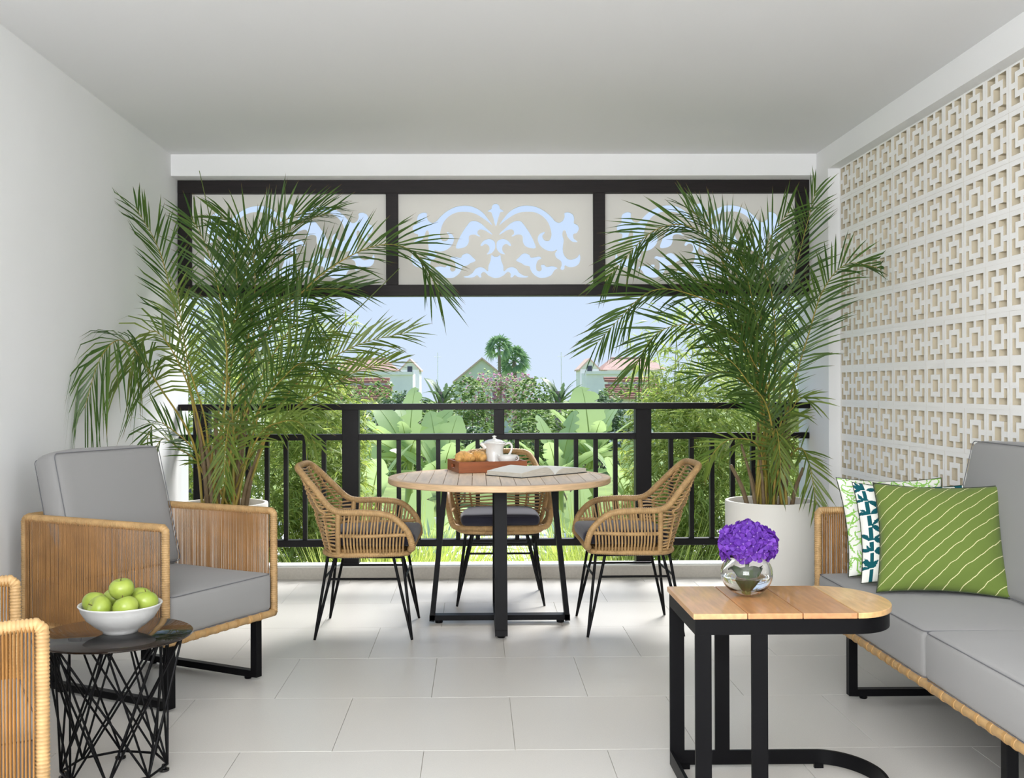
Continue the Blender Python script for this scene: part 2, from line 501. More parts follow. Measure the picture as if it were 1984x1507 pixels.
# ================================================================ balcony railing
rail = thing('balcony_railing', 'black slatted balcony railing on the stone kerb between the palms', 'railing', (0.12, 6.80, 0.081))
RX, RY, RZ = 0.12, 6.80, 0.081
def rbox(name, x0, x1, y0, y1, z0, z1, bev=0.002):
    return obj(name, MB().box(x0 - RX, x1 - RX, y0 - RY, y1 - RY, z0 - RZ, z1 - RZ), 'rail_paint', rail, bev=bev, bseg=1)
rbox('top_rail', XL + 0.004, XR - 0.004, 6.745, 6.865, 1.058, 1.097)
rbox('middle_rail', XL + 0.004, XR - 0.004, 6.765, 6.84, 0.866, 0.905)
rbox('bottom_rail', XL + 0.004, XR - 0.004, 6.775, 6.835, 0.190, 0.233)
for x0, x1 in ((-1.785, -1.69), (-0.845, -0.741), (1.018, 1.117), (1.905, 1.985)):
    rbox('post', x0, x1, 6.755, 6.85, RZ, 1.06)
rbox('post', 0.117, 0.183, 6.76, 6.845, 0.90, 1.06)
bal = MB().box(-0.0135, 0.0135, -0.02, 0.02, 0, 0.634).mesh('baluster', 'rail_paint')
bx = [-0.741 + 1.759 / 14 * i for i in range(1, 14)] + [-0.845 - 0.845 / 7 * i for i in range(1, 7)] + [1.117 + 0.788 / 6 * i for i in range(1, 6)]
for x in bx:
    o = link('baluster', bal, rail); o.location = (x - RX, 6.805 - RY, 0.2325 - RZ)

# ================================================================ fretwork screen above the opening
scr = thing('fretwork_screen', 'dark wooden transom frame holding three white boards with scrolled cut-outs', 'screen', (0.127, 6.80, 1.781))
SX, SY, SZ = 0.127, 6.80, 1.781
def sbox(name, x0, x1, z0, z1, y0=6.755, y1=6.86):
    return obj(name, MB().box(x0 - SX, x1 - SX, y0 - SY, y1 - SY, z0 - SZ, z1 - SZ), 'dark_wood', scr, bev=0.0025, bseg=1)
sbox('top_beam', XL + 0.002, XR - 0.002, 2.431, 2.513)
sbox('bottom_beam', XL + 0.002, XR - 0.002, 1.781, 1.851)
for x0, x1 in ((XL + 0.002, -1.797), (-0.563, -0.487), (0.754, 0.828), (2.048, XR - 0.002)):
    sbox('stile', x0, x1, 1.849, 2.433, 6.758, 6.857)
FLEUR = [(968, 105), (990, 112), (1003, 130), (1008, 152), (1030, 164), (1045, 178), (1012, 188), (1002, 212), (988, 255), (977, 298), (968, 318)]
ARCH = [(1000, 310), (1040, 250), (1100, 180), (1180, 135), (1260, 122), (1350, 135), (1430, 175), (1490, 225), (1530, 270), (1570, 285), (1605, 265),
        (1620, 230), (1620, 195), (1660, 188), (1700, 210), (1712, 250), (1710, 290), (1745, 310), (1755, 345), (1735, 385), (1705, 395), (1708, 435),
        (1740, 462), (1735, 472), (1690, 465), (1650, 425), (1635, 385), (1625, 362), (1608, 362), (1600, 400), (1612, 450), (1606, 500), (1604, 545), (1615, 592),
        (1650, 630), (1690, 635), (1740, 615), (1760, 585), (1770, 620), (1755, 675), (1710, 705), (1660, 708), (1622, 692), (1618, 720), (1600, 735),
        (1580, 725), (1590, 690), (1583, 650), (1542, 620), (1528, 580), (1548, 545), (1500, 558), (1440, 545), (1390, 505), (1365, 450), (1378, 400),
        (1425, 372), (1430, 385), (1410, 410), (1420, 440), (1445, 458), (1480, 450), (1495, 400), (1485, 340), (1460, 280), (1410, 225), (1340, 190),
        (1260, 183), (1180, 195), (1110, 230), (1050, 272)]
LEAF = [(1000, 400), (1012, 380), (1060, 335), (1110, 290), (1160, 268), (1205, 272), (1240, 310), (1290, 385), (1330, 465), (1345, 525), (1300, 528),
        (1250, 510), (1225, 470), (1222, 420), (1205, 402), (1165, 400), (1130, 415), (1115, 412), (1140, 390), (1135, 360), (1110, 350), (1070, 360), (1030, 385)]
COMMA = [(1055, 585), (1010, 575), (978, 535), (975, 485), (988, 455), (1030, 438), (1075, 450), (1105, 480), (1112, 505), (1095, 505), (1070, 488), (1040, 500), (1028, 530), (1036, 560)]
VASE = [(968, 606), (990, 602), (1010, 590), (1018, 640), (1038, 695), (1044, 745), (1080, 715), (1120, 705), (1160, 720), (1190, 760), (1230, 785), (1275, 795), (1250, 806),
        (1180, 802), (1148, 782), (1125, 803), (1106, 800), (1108, 770), (1080, 752), (1040, 785), (1000, 805), (968, 810)]
SCROLL = [(1160, 645), (1190, 610), (1215, 585), (1245, 575), (1285, 590), (1300, 615), (1340, 612), (1380, 605), (1400, 625), (1365, 645), (1350, 690), (1355, 735),
          (1385, 745), (1402, 725), (1395, 690), (1425, 685), (1450, 705), (1500, 697), (1552, 715), (1520, 740), (1490, 785), (1430, 808), (1370, 805), (1320, 770),
          (1295, 730), (1285, 700), (1240, 690), (1210, 670)]
def fret_board_mesh(w, h):
    """board of w x h with the scrollwork sawn out of it"""
    kx = 1.235 / 1832.0; cz = 447.0
    def cv(p, m=1): return (m * (p[0] - 968) * kx, -(p[1] - cz) * kx)
    loops = []
    for sym in (FLEUR, VASE):
        half = [cv(p) for p in sym]
        loops.append(half + [(-x, y) for x, y in reversed(half[1:-1])])
    for q in (ARCH, LEAF, COMMA, SCROLL):
        for m in (1, -1): loops.append([cv(p, m) for p in q])
    cu = bpy.data.curves.new('fret', 'CURVE'); cu.dimensions = '2D'; cu.fill_mode = 'BOTH'; cu.extrude = 0.006
    def spl(pts):
        s = cu.splines.new('POLY'); s.points.add(len(pts) - 1); s.use_cyclic_u = True
        for i, p in enumerate(pts): s.points[i].co = (p[0], p[1], 0, 1)
    spl([(-w / 2, -h / 2), (w / 2, -h / 2), (w / 2, h / 2), (-w / 2, h / 2)])
    for l in loops:
        sm = catmull([(x, y, 0) for x, y in l], 4, closed=True)
        spl([(p.x, p.y) for p in sm])
    ob = bpy.data.objects.new('fret_tmp', cu); COL.objects.link(ob)
    dg = bpy.context.evaluated_depsgraph_get()
    me = bpy.data.meshes.new_from_object(ob.evaluated_get(dg))
    bpy.data.objects.remove(ob); bpy.data.curves.remove(cu)
    me.materials.clear(); me.materials.append(M['panel_board'])
    return me
fb = fret_board_mesh(1.262, 0.59)
for x in (-1.180, 0.134, 1.438):
    o = link('fretwork_board', fb, scr); o.location = (x - SX, 6.806 - SY, 2.141 - SZ); o.rotation_euler = (PI / 2, 0, 0)
# ================================================================ lounge armchairs
def wrap_frame(name, loops, parent, r=0.016, pitch=0.0085, matname='cane'):
    mb = MB()
    for pts, closed in loops: mb.wrap(pts, r, pitch, 9, closed)
    return obj(name, mb, matname, parent, smooth=True)
def cords(mb, a0, a1, b0, b1, n, off, r=0.0019, rg=None, wav=0.0):
    """n parallel strings between line a0-a1 and line b0-b1, shifted by off"""
    a0, a1, b0, b1, off = map(Vector, (a0, a1, b0, b1, off))
    for i in range(n):
        t = (i + 0.5) / n
        j = rg.uniform(-1, 1) * wav if rg else 0
        p = a0.lerp(a1, t) + off; q = b0.lerp(b1, t) + off
        d = (a1 - a0).normalized() * j
        mb.tube([p, (p + q) / 2 + d, q], r, 4, caps=False)
def make_lounge(name, label, L, D, loc, rot, legs_y, seats, group=None, back_cush=True, cat='armchair', half_front=0.0):
    """woven cord seat: front +x, width along y; L width, D depth"""
    root = thing(name, label, cat, loc, rot, group)
    hx, hy = D / 2, L / 2; zb, zt = 0.268, 0.688
    rg = random.Random(len(name))
    t = 0.016
    for s in (-1, 1):
        y = s * (hy - t)
        loop = [(-hx + t, y, zb), (-hx + t, y, zt - .012), (-hx + t + .012, y, zt), (hx - t - .012, y, zt), (hx - t, y, zt - .012), (hx - t, y, zb)]
        arm = wrap_frame('arm_frame', [(loop, False)], root, t)
        mb = MB(); n = int((D - 0.06) / 0.0074)
        for o in (-0.013, 0.013):
            cords(mb, (-hx + .03, y, zb), (hx - .03, y, zb), (-hx + .03, y, zt), (hx - .03, y, zt), n, (0.0018 if o > 0 else -.0018, o, 0), 0.0019, rg, 0.0016)
        stuff(obj('cord_panel', mb, 'cane_cord', arm))
        obj('lower_rail', MB().wrap([(-hx + t, y, zb), (hx - t, y, zb)], t, 0.0085, 9), 'cane', root, smooth=True)
    # back panel
    bk = wrap_frame('back_frame', [([(-hx + t, -hy + 2 * t, zt), (-hx + t, hy - 2 * t, zt)], False)], root, t)
    mb = MB(); n = int((L - 0.06) / 0.0074)
    for o in (-0.013, 0.013):
        cords(mb, (-hx + t, -hy + .03, zb), (-hx + t, hy - .03, zb), (-hx + t, -hy + .03, zt), (-hx + t, hy - .03, zt), n, (o, 0.0018 if o > 0 else -.0018, 0), 0.0019, rg, 0.0016)
    stuff(obj('cord_panel', mb, 'cane_cord', bk))
    obj('lower_rail', MB().wrap([(-hx + t, -hy + t, zb), (-hx + t, hy - t, zb)], t, 0.0085, 9), 'cane', root, smooth=True)
    # front rail in split cane with raised bands
    fr = obj('front_rail', MB().tube(resample([(hx - t, -hy + t, zb), (hx - t, hy - t, zb)], 0.02), 0.0165, 12), 'cane', root, smooth=True)
    y = -hy + 0.05
    while y < hy - 0.04:
        nb = rg.choice((2, 3, 3, 4)); st = [(hx - t, y + .006 * q / 3, zb) for q in range(nb * 3 + 1)]
        obj('binding', MB().tube(st, 0.0185, 12, radii=[.93 if q % 3 == 0 else 1 for q in range(len(st))]), 'cane_dark', fr, smooth=True)
        y += rg.uniform(0.045, 0.085)
    obj('seat_deck', MB().box(-hx + 2 * t, hx - 2 * t, -hy + 2 * t, hy - 2 * t, zb - .012, zb + .010), 'dark_deck', root)
    # sled legs
    for ly in legs_y:
        mb = MB(); w = 0.033; xf, xb = hx - 0.035, -hx + 0.10
        leg = obj('sled_leg', mb.box(xf - w, xf, ly - w / 2, ly + w / 2, 0.012, zb - .012).box(xb, xb + w, ly - w / 2, ly + w / 2, 0.012, zb - .012)
                  .box(xb + w, xf - w, ly - w / 2, ly + w / 2, 0.012, 0.012 + 0.026), 'black_metal', root, bev=0.0015, bseg=1)
        for fx in (xf - .06, xb + .06):
            obj('foot_pad', MB().lathe([(0.013, 0), (0.015, .003), (0.015, 0.0125)], 12, (fx, ly, 0)), 'black_metal', leg, smooth=True, auto=40)
    # cushions
    y0 = -hy + 2 * t + .006; W = (L - 4 * t - .012) / seats
    for i in range(seats):
        yc = y0 + W * (i + .5); sx = D - 0.035; x0 = 0.012
        c = obj('seat_cushion', cushion(sx, W - .004, 0.155, 0.022, 0.012, 0.004, i + 3, 16), 'grey_fabric', root, smooth=True)
        c.location = (x0, yc, 0.280 + 0.0775)
        p = seam(sx - .008, W - .012, 0.0735, .02, .0018); q = seam(sx - .008, W - .012, -0.0735, .02, .0018)
        p.add(q.V, q.F); obj('piping', p, 'grey_piping', c, smooth=True)
    return root, hx, hy
F1 = math.radians(-28.5)
def corner_root(c0, yaw, D, L):
    return (c0[0] - D / 2 * math.cos(yaw) - L / 2 * math.sin(yaw), c0[1] - D / 2 * math.sin(yaw) + L / 2 * math.cos(yaw), 0)
AL, AD = 0.645, 0.785
arm1, hx, hy = make_lounge('lounge_armchair', 'woven cane armchair with grey cushions beside the left palm pot', AL, AD, corner_root((-1.127, 3.885), F1, AD, AL), F1, (-0.255, 0.235), 1)
def back_cushion(root, W, Hh, T, xb, yc, lean, seed, zc=0.452):
    """leaning box cushion: front bottom edge at x=xb"""
    c = obj('back_cushion', cushion(T, W, Hh, 0.028, 0.018, 0.006, seed, 14), 'grey_fabric', root, smooth=True)
    m = Matrix.Translation((xb, yc, zc)) @ Matrix.Rotation(-lean, 4, 'Y') @ Matrix.Translation((-T / 2, 0, Hh / 2))
    c.matrix_local = m
    mb = MB()
    for x in (T / 2 - .004, -T / 2 + .004):
        poly = rounded_poly([(-W / 2 + .004, -Hh / 2 + .004), (W / 2 - .004, -Hh / 2 + .004), (W / 2 - .004, Hh / 2 - .004), (-W / 2 + .004, Hh / 2 - .004)], .022)
        mb.tube([(x, a, b) for a, b in poly], 0.0018, 6, closed=True)
    obj('piping', mb, 'grey_piping', c, smooth=True)
    return c
back_cushion(arm1, 0.565, 0.515, 0.125, -0.105, -0.003, math.radians(15), 2)
F2 = math.radians(28.3)
arm2 = copy_tree(arm1, 'woven cane armchair cut off by the left edge, front arm posts showing', corner_root((-0.922, 2.322), F2, AD, AL), F2)

# ================================================================ sofa
SL, SD = 2.14, 0.74
sofa, shx, shy = make_lounge('sofa', 'long woven cane sofa with grey cushions against the breeze block wall', SL, SD, (1.392 + SD / 2, 4.385 - SL / 2, 0), PI, (-0.765, 0.445), 2, cat='sofa')
back_cushion(sofa, 0.95, 0.545, 0.14, -0.105, -0.46, math.radians(13), 5)
back_cushion(sofa, 0.93, 0.545, 0.14, -0.105, 0.51, math.radians(13), 6)

# ================================================================ throw pillows
def pillow_mesh(name, S, T, mats, n=60, pat=None, seed=0):
    rg = random.Random(seed); mb = MB(); idx = {}
    def pos(i, j, side):
        u = -1 + 2 * i / n; v = -1 + 2 * j / n
        x = u * S / 2 * (1 - 0.085 * (1 - v * v)); y = v * S / 2 * (1 - 0.085 * (1 - u * u))
        h = T / 2 * (max(0, 1 - abs(u) ** 2.6) ** .62) * (max(0, 1 - abs(v) ** 2.6) ** .62)
        w = mnoise.noise(Vector((u * 2.2 + seed, v * 2.2, side * 3))) * 0.008 * (1 - max(abs(u), abs(v)) ** 4)
        return (x, side * (h + w), y)
    for side in (1, -1):
        for i in range(n + 1):
            for j in range(n + 1):
                edge = i in (0, n) or j in (0, n)
                key = (i, j, 0 if edge else side)
                if key not in idx:
                    idx[key] = len(mb.V); mb.V.append(pos(i, j, side))
        for i in range(n):
            for j in range(n):
                f = []; uv = []
                for a, b in ((i, j), (i + 1, j), (i + 1, j + 1), (i, j + 1)):
                    edge = a in (0, n) or b in (0, n)
                    f.append(idx[(a, b, 0 if edge else side)]); uv.append((a / n, b / n))
                if side > 0: f.reverse(); uv.reverse()
                mb.F.append(tuple(f)); mb.U.append(uv)
                mb.MI.append(pat((i + .5) / n, (j + .5) / n) if pat else 0)
    return mb
def inside(p, poly):
    x, y = p; c = False; n = len(poly)
    for i in range(n):
        x1, y1 = poly[i]; x2, y2 = poly[i - 1]
        if (y1 > y) != (y2 > y) and x < (x2 - x1) * (y - y1) / (y2 - y1) + x1: c = not c
    return c
def raster(shapes, N):
    """flat print: which cells of an N x N cloth are dyed"""
    g = [[0] * N for _ in range(N)]
    for poly in shapes:
        xs = [p[0] for p in poly]; ys = [p[1] for p in poly]
        for i in range(max(0, int(min(xs) * N)), min(N, int(max(xs) * N) + 1)):
            for j in range(max(0, int(min(ys) * N)), min(N, int(max(ys) * N) + 1)):
                if inside(((i + .5) / N, (j + .5) / N), poly): g[i][j] = 1
    return lambda u, v: g[min(N - 1, int(u * N))][min(N - 1, int(v * N))]
def leaf_poly(x, y, a, L, W, bend=0.0):
    c, s = math.cos(a), math.sin(a); up = []; dn = []
    for k in range(8):
        t = k / 7; w = W * math.sin(PI * t ** .8) * .5; b = bend * math.sin(PI * t) * L
        up.append((x + c * L * t - s * (w + b), y + s * L * t + c * (w + b))); dn.append((x + c * L * t - s * (-w + b), y + s * L * t + c * (-w + b)))
    return up + dn[::-1][1:-1]
rg = random.Random(12); shapes = []
for cx in (0.08, 0.30, 0.52, 0.75, 0.95):
    x = cx; y = -0.02; lean = rg.uniform(-.10, .10)
    while y < 1.0:
        h = rg.uniform(.09, .15); w = .034
        shapes.append([(x - w / 2, y), (x + w / 2, y), (x + w / 2 + lean * h, y + h), (x - w / 2 + lean * h, y + h)])
        x += lean * h; y += h + .012
        for q in range(rg.randint(3, 6)):
            a = rg.choice((rg.uniform(-.5, 1.1), rg.uniform(2.0, 3.6), rg.uniform(-1.4, 0.2)))
            shapes.append(leaf_poly(x + .02 * math.cos(a), y, a, rg.uniform(.08, .14), rg.uniform(.026, .040), rg.uniform(-.12, .12)))
bamboo_print = raster(shapes, 220)
rg = random.Random(4); shapes = []
for q in range(300):                                     # tangled brush-like loops
    x, y = rg.random(), rg.random(); a = rg.uniform(0, 2 * PI); b = rg.uniform(-3.6, 3.6)
    L = rg.uniform(.10, .2); up = []; dn = []
    for k in range(9):
        t = k / 8; aa = a + b * t; x += math.cos(aa) * L / 8; y += math.sin(aa) * L / 8
        w = .0085 * (1 - .6 * abs(2 * t - 1)); up.append((x - math.sin(aa) * w, y + math.cos(aa) * w)); dn.append((x + math.sin(aa) * w, y - math.cos(aa) * w))
    shapes.append(up + dn[::-1])
brush_print = raster(shapes, 220)
mat('cloth_white', srgb(228, 228, 220), 0.9, spec=0.1, bump=0.05, bump_scale=600)
mat('print_teal', srgb(24, 84, 92), 0.9, spec=0.1)
mat('print_green', srgb(140, 190, 92), 0.9, spec=0.1)
mat('pillow_edge', srgb(52, 60, 44), 0.9)
# green cloth with wavy cream diagonal stripes
sm = mat('striped_cloth', srgb(102, 120, 58), 0.9, spec=0.1, sheen=0.1)
nt = sm.node_tree; p = nt.nodes['Principled BSDF']
uvn = nt.nodes.new('ShaderNodeUVMap'); sp = nt.nodes.new('ShaderNodeSeparateXYZ'); nt.links.new(uvn.outputs[0], sp.inputs[0])
nz = nt.nodes.new('ShaderNodeTexNoise'); nz.inputs['Scale'].default_value = 7; nt.links.new(uvn.outputs[0], nz.inputs['Vector'])
def mth(op, a, b=None):
    n = nt.nodes.new('ShaderNodeMath'); n.operation = op
    for i, q in enumerate((a, b)):
        if q is None: continue
        if isinstance(q, (int, float)): n.inputs[i].default_value = q
        else: nt.links.new(q, n.inputs[i])
    return n.outputs[0]
d = mth('SUBTRACT', sp.outputs['Y'], mth('MULTIPLY', sp.outputs['X'], 0.95))
d = mth('ADD', d, mth('MULTIPLY', nz.outputs[0], 0.05))
fr_ = mth('FRACT', mth('MULTIPLY', mth('ADD', d, 3.0), 8.2))
on = mth('LESS_THAN', fr_, 0.06)
mx = nt.nodes.new('ShaderNodeMix'); mx.data_type = 'RGBA'; mx.inputs[6].default_value = srgb(102, 120, 58); mx.inputs[7].default_value = srgb(212, 208, 160)
nt.links.new(on, mx.inputs[0]); nt.links.new(mx.outputs[2], p.inputs['Base Color'])
def pillow(label, S, T, mats, pat, n, loc, yaw, lean, seed, roll=0.0):
    root = thing('throw_pillow', label, 'pillow', loc, yaw)
    c = obj('cover', pillow_mesh('cover', S, T, mats, n, pat, seed), mats, root, smooth=True)
    c.matrix_local = Matrix.Rotation(-lean, 4, 'X') @ Matrix.Rotation(roll, 4, 'Y') @ Matrix.Translation((0, 0, S / 2 * 0.985))
    e = []
    for i in range(49):
        a = i / 48 * 4; k = int(a) % 4; t = (a % 1) * 2 - 1
        u, v = ((t, -1), (1, t), (-t, 1), (-1, -t))[k]
        e.append((u * S / 2 * (1 - 0.085 * (1 - v * v)), 0, v * S / 2 * (1 - 0.085 * (1 - u * u))))
    obj('edge_seam', MB().tube(e[:-1], 0.0022, 5, closed=True), 'pillow_edge', c)
    return root
ZS = 0.452
pillow('light green brush-print pillow at the back by the sofa arm', 0.42, 0.12, ['cloth_white', 'print_green'], brush_print, 150, (1.675, 4.16, ZS), math.radians(-5), math.radians(27), 1)
pillow('white pillow with teal bamboo print behind the green striped pillow', 0.42, 0.12, ['cloth_white', 'print_teal'], bamboo_print, 190, (1.665, 3.985, ZS), math.radians(-9), math.radians(30), 2, math.radians(1))
pillow('olive green pillow with cream diagonal stripes in front', 0.455, 0.15, ['striped_cloth'], None, 40, (1.672, 3.79, ZS), math.radians(-18), math.radians(34), 3)

# ================================================================ round dining table
DT = thing('dining_table', 'round slatted teak table on black crossed steel frames', 'table', (0.120, 5.44, 0))
R, ZTOP, TH = 0.565, 0.746, 0.030
ring = [(R - .004, -TH), (R, -TH + .004), (R, -.004), (R - .004, 0), (R - .042, 0), (R - .042, -TH)]
obj('rim', MB().lathe(ring, 96, (0, 0, ZTOP), closed=True), 'teak_edge', DT, smooth=True, auto=35)
pit = 0.0685; g = 0.0013; Ri = R - 0.0425
for i in range(-8, 8):
    a = i * pit + g; b = (i + 1) * pit - g
    lo = max(a, -Ri * .998); hi = min(b, Ri * .998)
    if hi - lo < 0.005: continue
    xs = [lo + (hi - lo) * k / 6 for k in range(7)]
    top = [(x, math.sqrt(Ri * Ri - x * x)) for x in xs]
    poly = [(x, -y) for x, y in top] + top[::-1]
    obj('slat', MB().prism(poly, ZTOP - TH + .004, ZTOP - 0.0004), 'teak', DT)
obj('cross_batten', MB().box(-Ri, Ri, -0.035, 0.035, ZTOP - TH - .012, ZTOP - 0.003), 'teak_edge', DT)
mb = MB(); w, t = 0.060, 0.026
fx, tx = 0.345, 0.275
fa = obj('frame', MB().bar((-tx, 0, ZTOP - TH - .012), (-fx, 0, 0.012), w, t, (1, 0, 0)).bar((tx, 0, ZTOP - TH - .012), (fx, 0, 0.012), w, t, (1, 0, 0))
         .bar((-fx - .012, 0, 0.030), (fx + .012, 0, 0.030), w, t).bar((-tx - .02, 0, ZTOP - TH - .014), (tx + .02, 0, ZTOP - TH - .014), w, .012), 'black_metal', DT)
fb_ = obj('frame', MB().bar((0, -tx, ZTOP - TH - .012), (0, -fx - .01, 0.012), w, t, (0, 1, 0)).bar((0, tx, ZTOP - TH - .012), (0, fx, 0.012), w, t, (0, 1, 0))
          .bar((0, -fx - .02, 0.030), (0, fx + .012, 0.030), w, t + .001).bar((0, -tx - .02, ZTOP - TH - .014), (0, tx + .02, ZTOP - TH - .014), w, .0125), 'black_metal', DT)
for par, pts in ((fa, ((-.31, 0), (.31, 0))), (fb_, ((0, -.33), (0, .31)))):
    for x, y in pts: obj('foot_pad', MB().lathe([(0.018, 0), (0.020, .004), (0.020, 0.018)], 14, (x, y, 0)), 'black_metal', par, smooth=True, auto=40)

# ================================================================ rattan dining chairs
def make_chair(label, loc, rot):
    root = thing('rattan_chair', label, 'chair', loc, rot, 'rattan dining chairs round the table')
    tr = 0.0165
    half = [(0.222, 0.0, 0.425), (0.222, .15, 0.425), (0.226, .225, 0.430), (0.236, .262, 0.450), (0.212, .282, 0.525), (0.135, .292, 0.594), (0.02, .292, 0.610), (-.10, .286, 0.612),
            (-.155, .272, 0.635), (-.22, .238, 0.705), (-.285, .203, 0.775), (-.318, .172, 0.806), (-.330, .12, 0.815), (-.335, 0, 0.817)]
    loop = half + [(x, -y, z) for x, y, z in reversed(half[1:-1])]
    obj('rim_tube', MB().wrap(catmull(loop, 8, True), tr, 0.0092, 9, True), 'cane', root, smooth=True)
    base = [(0.19, .20, .405), (0.21, .1, .402), (0.21, -.1, .402), (0.19, -.20, .405), (0.02, -.245, .405), (-.13, -.225, .402), (-.195, -.13, .40), (-.205, 0, .40), (-.195, .13, .40), (-.13, .225, .402), (0.02, .245, .405)]
    obj('base_tube', MB().wrap(catmull(base, 6, True), 0.0135, 0.0092, 9, True), 'cane', root, smooth=True)
    rim = catmull(half, 10)
    def rim_at_x(x):            # point of the arm tube above x
        best = min((p for p in rim if p.z > 0.45 and p.x > -.13), key=lambda p: abs(p.x - x)); return best
    for s in (1, -1):
        f = lambda p: (p[0], s * p[1], p[2])
        obj('side_post', MB().wrap([f((-.112, .285, .605)), f((-.116, .262, .50)), f((-.118, .236, .41))], 0.0135, .0092, 8), 'cane', root, smooth=True)
        obj('seat_rail', MB().wrap([f((-.116, .262, .497)), f((.03, .276, .497)), f((.217, .278, .505))], 0.0095, .0092, 8), 'cane', root, smooth=True)
        mb = MB(); n = 19
        for i in range(n):
            x = -.095 + .30 * (i + .5) / n
            top = rim_at_x(x + .012); bx = x * 0.95
            m = Vector((x, .276, .498)); lo = Vector((min(bx, .19), .243 - max(0, x - .1) * .3, .408))
            if top.z > 0.515: mb.tube([f(top), f((top + m) / 2 + Vector((0, .006, 0))), f(m)], 0.0048, 6, caps=False)
            mb.tube([f(m), f((m + lo) / 2 + Vector((0, .012, 0))), f(lo)], 0.0048, 6, caps=False)
        stuff(obj('side_spindles', mb, 'cane', root, smooth=True))
    # woven back: looping strands between the posts / upper rim
    def side_pt(z):
        if z < 0.605: return Vector((-.114 - .004 * (0.6 - z), .285 - (0.605 - z) * .25, z))
        return min((p for p in rim if p.x < -.09), key=lambda p: abs(p.z - z))
    def back_x(z): return -.195 - (z - .40) * .325
    mb = MB(); lv = 23
    def strand(z, k):
        e = side_pt(z); xb = back_x(z); yb = e.y
        pts = []
        for i in range(-12, 13):
            a = i / 12.0; y = yb * math.sin(a * PI / 2)
            x = e.x + (xb - e.x) * (math.cos(a * PI / 2) ** 0.75 if abs(a) < 1 else 0)
            pts.append(Vector((x, y, z + 0.004 * math.sin(a * 9 + k))))
        return pts
    S = []
    for k in range(lv):
        z = .415 + (.795 - .415) * k / (lv - 1); S.append(strand(z, k)); mb.tube(S[-1], 0.0045, 6, caps=False)
    stuff(obj('back_weave', mb, 'cane', root, smooth=True))
    mb = MB()
    for a in (3, 7, 17, 21):
        for ph in (0, PI):
            pts = []
            for k in range(len(S)):
                p = S[k][a]; out = Vector((p.x + .03, p.y, 0)).normalized()
                pts.append(p + out * 0.007 * math.cos(k * PI + ph))
            mb.tube(catmull(pts, 4), 0.0042, 6)
    stuff(obj('braid', mb, 'cane', root, smooth=True))
    obj('seat_base', MB().prism(rounded_poly([(.195, -.205), (.195, .205), (-.12, .21), (-.185, .1), (-.185, -.1), (-.12, -.21)], .05), .405, .425), 'cane_dark', root)
    cu = cushion(0.415, 0.43, 0.06, 0.022, 0.010, 0.003, 4, 14)
    for i, v in enumerate(cu.V):                        # narrower towards the back
        k = 1 - 0.16 * max(0, -v[0] / 0.2); cu.V[i] = (v[0], v[1] * k, v[2])
    c = obj('seat_cushion', cu, 'navy_fabric', root, smooth=True); c.location = (.038, 0, .472)
    sm_ = seam(.408, .423, .0, .03, .0025); sm_.V = [(v[0], v[1] * (1 - 0.16 * max(0, -v[0] / 0.2)), v[2]) for v in sm_.V]
    obj('piping', sm_, 'black_metal', c)
    # black steel frame, V-shaped rod legs
    mb = MB(); fr = [(.185, .195, .388), (.185, -.195, .388), (-.175, -.185, .388), (-.175, .185, .388)]
    for i in range(4): mb.tube([fr[i], fr[(i + 1) % 4]], 0.0075, 8)
    obj('under_frame', mb, 'black_metal', root, smooth=True, auto=50)
    for sx in (1, -1):
        for sy in (1, -1):
            foot = Vector((sx * .232, sy * .24, 0.0)); mb = MB()
            t1 = Vector((sx * .14, sy * .19, .388)); t2 = Vector((sx * .18, sy * .150, .388))
            for t_ in (t1, t2):
                mb.tube([t_, t_.lerp(foot, .55), foot + Vector((0, 0, 0.0))], 0.0072, 8, radii=[1, 1, .85])
            obj('leg', mb, 'black_metal', root, smooth=True, auto=50)
    k = 0.27
    def at(sx, sy, which):
        foot = Vector((sx * .232, sy * .24, 0.0)); t_ = Vector((sx * .14, sy * .19, .388)) if which else Vector((sx * .18, sy * .150, .388))
        return t_.lerp(foot, k)
    for sy in (1, -1): obj('stretcher', MB().tube([at(1, sy, 1), at(-1, sy, 1)], .0058, 8), 'black_metal', root, smooth=True, auto=50)
    for sx in (1, -1): obj('stretcher', MB().tube([at(sx, 1, 0), at(sx, -1, 0)], .0058, 8), 'black_metal', root, smooth=True, auto=50)
    return root
ch = make_chair('rattan armchair left of the round table, facing right', (-0.533, 5.315, 0), math.radians(-1))
copy_tree(ch, 'rattan armchair right of the round table, facing left', (0.762, 5.345, 0), math.radians(181))
copy_tree(ch, 'rattan armchair behind the round table, backing on to the railing', (0.135, 6.07, 0), math.radians(-90))
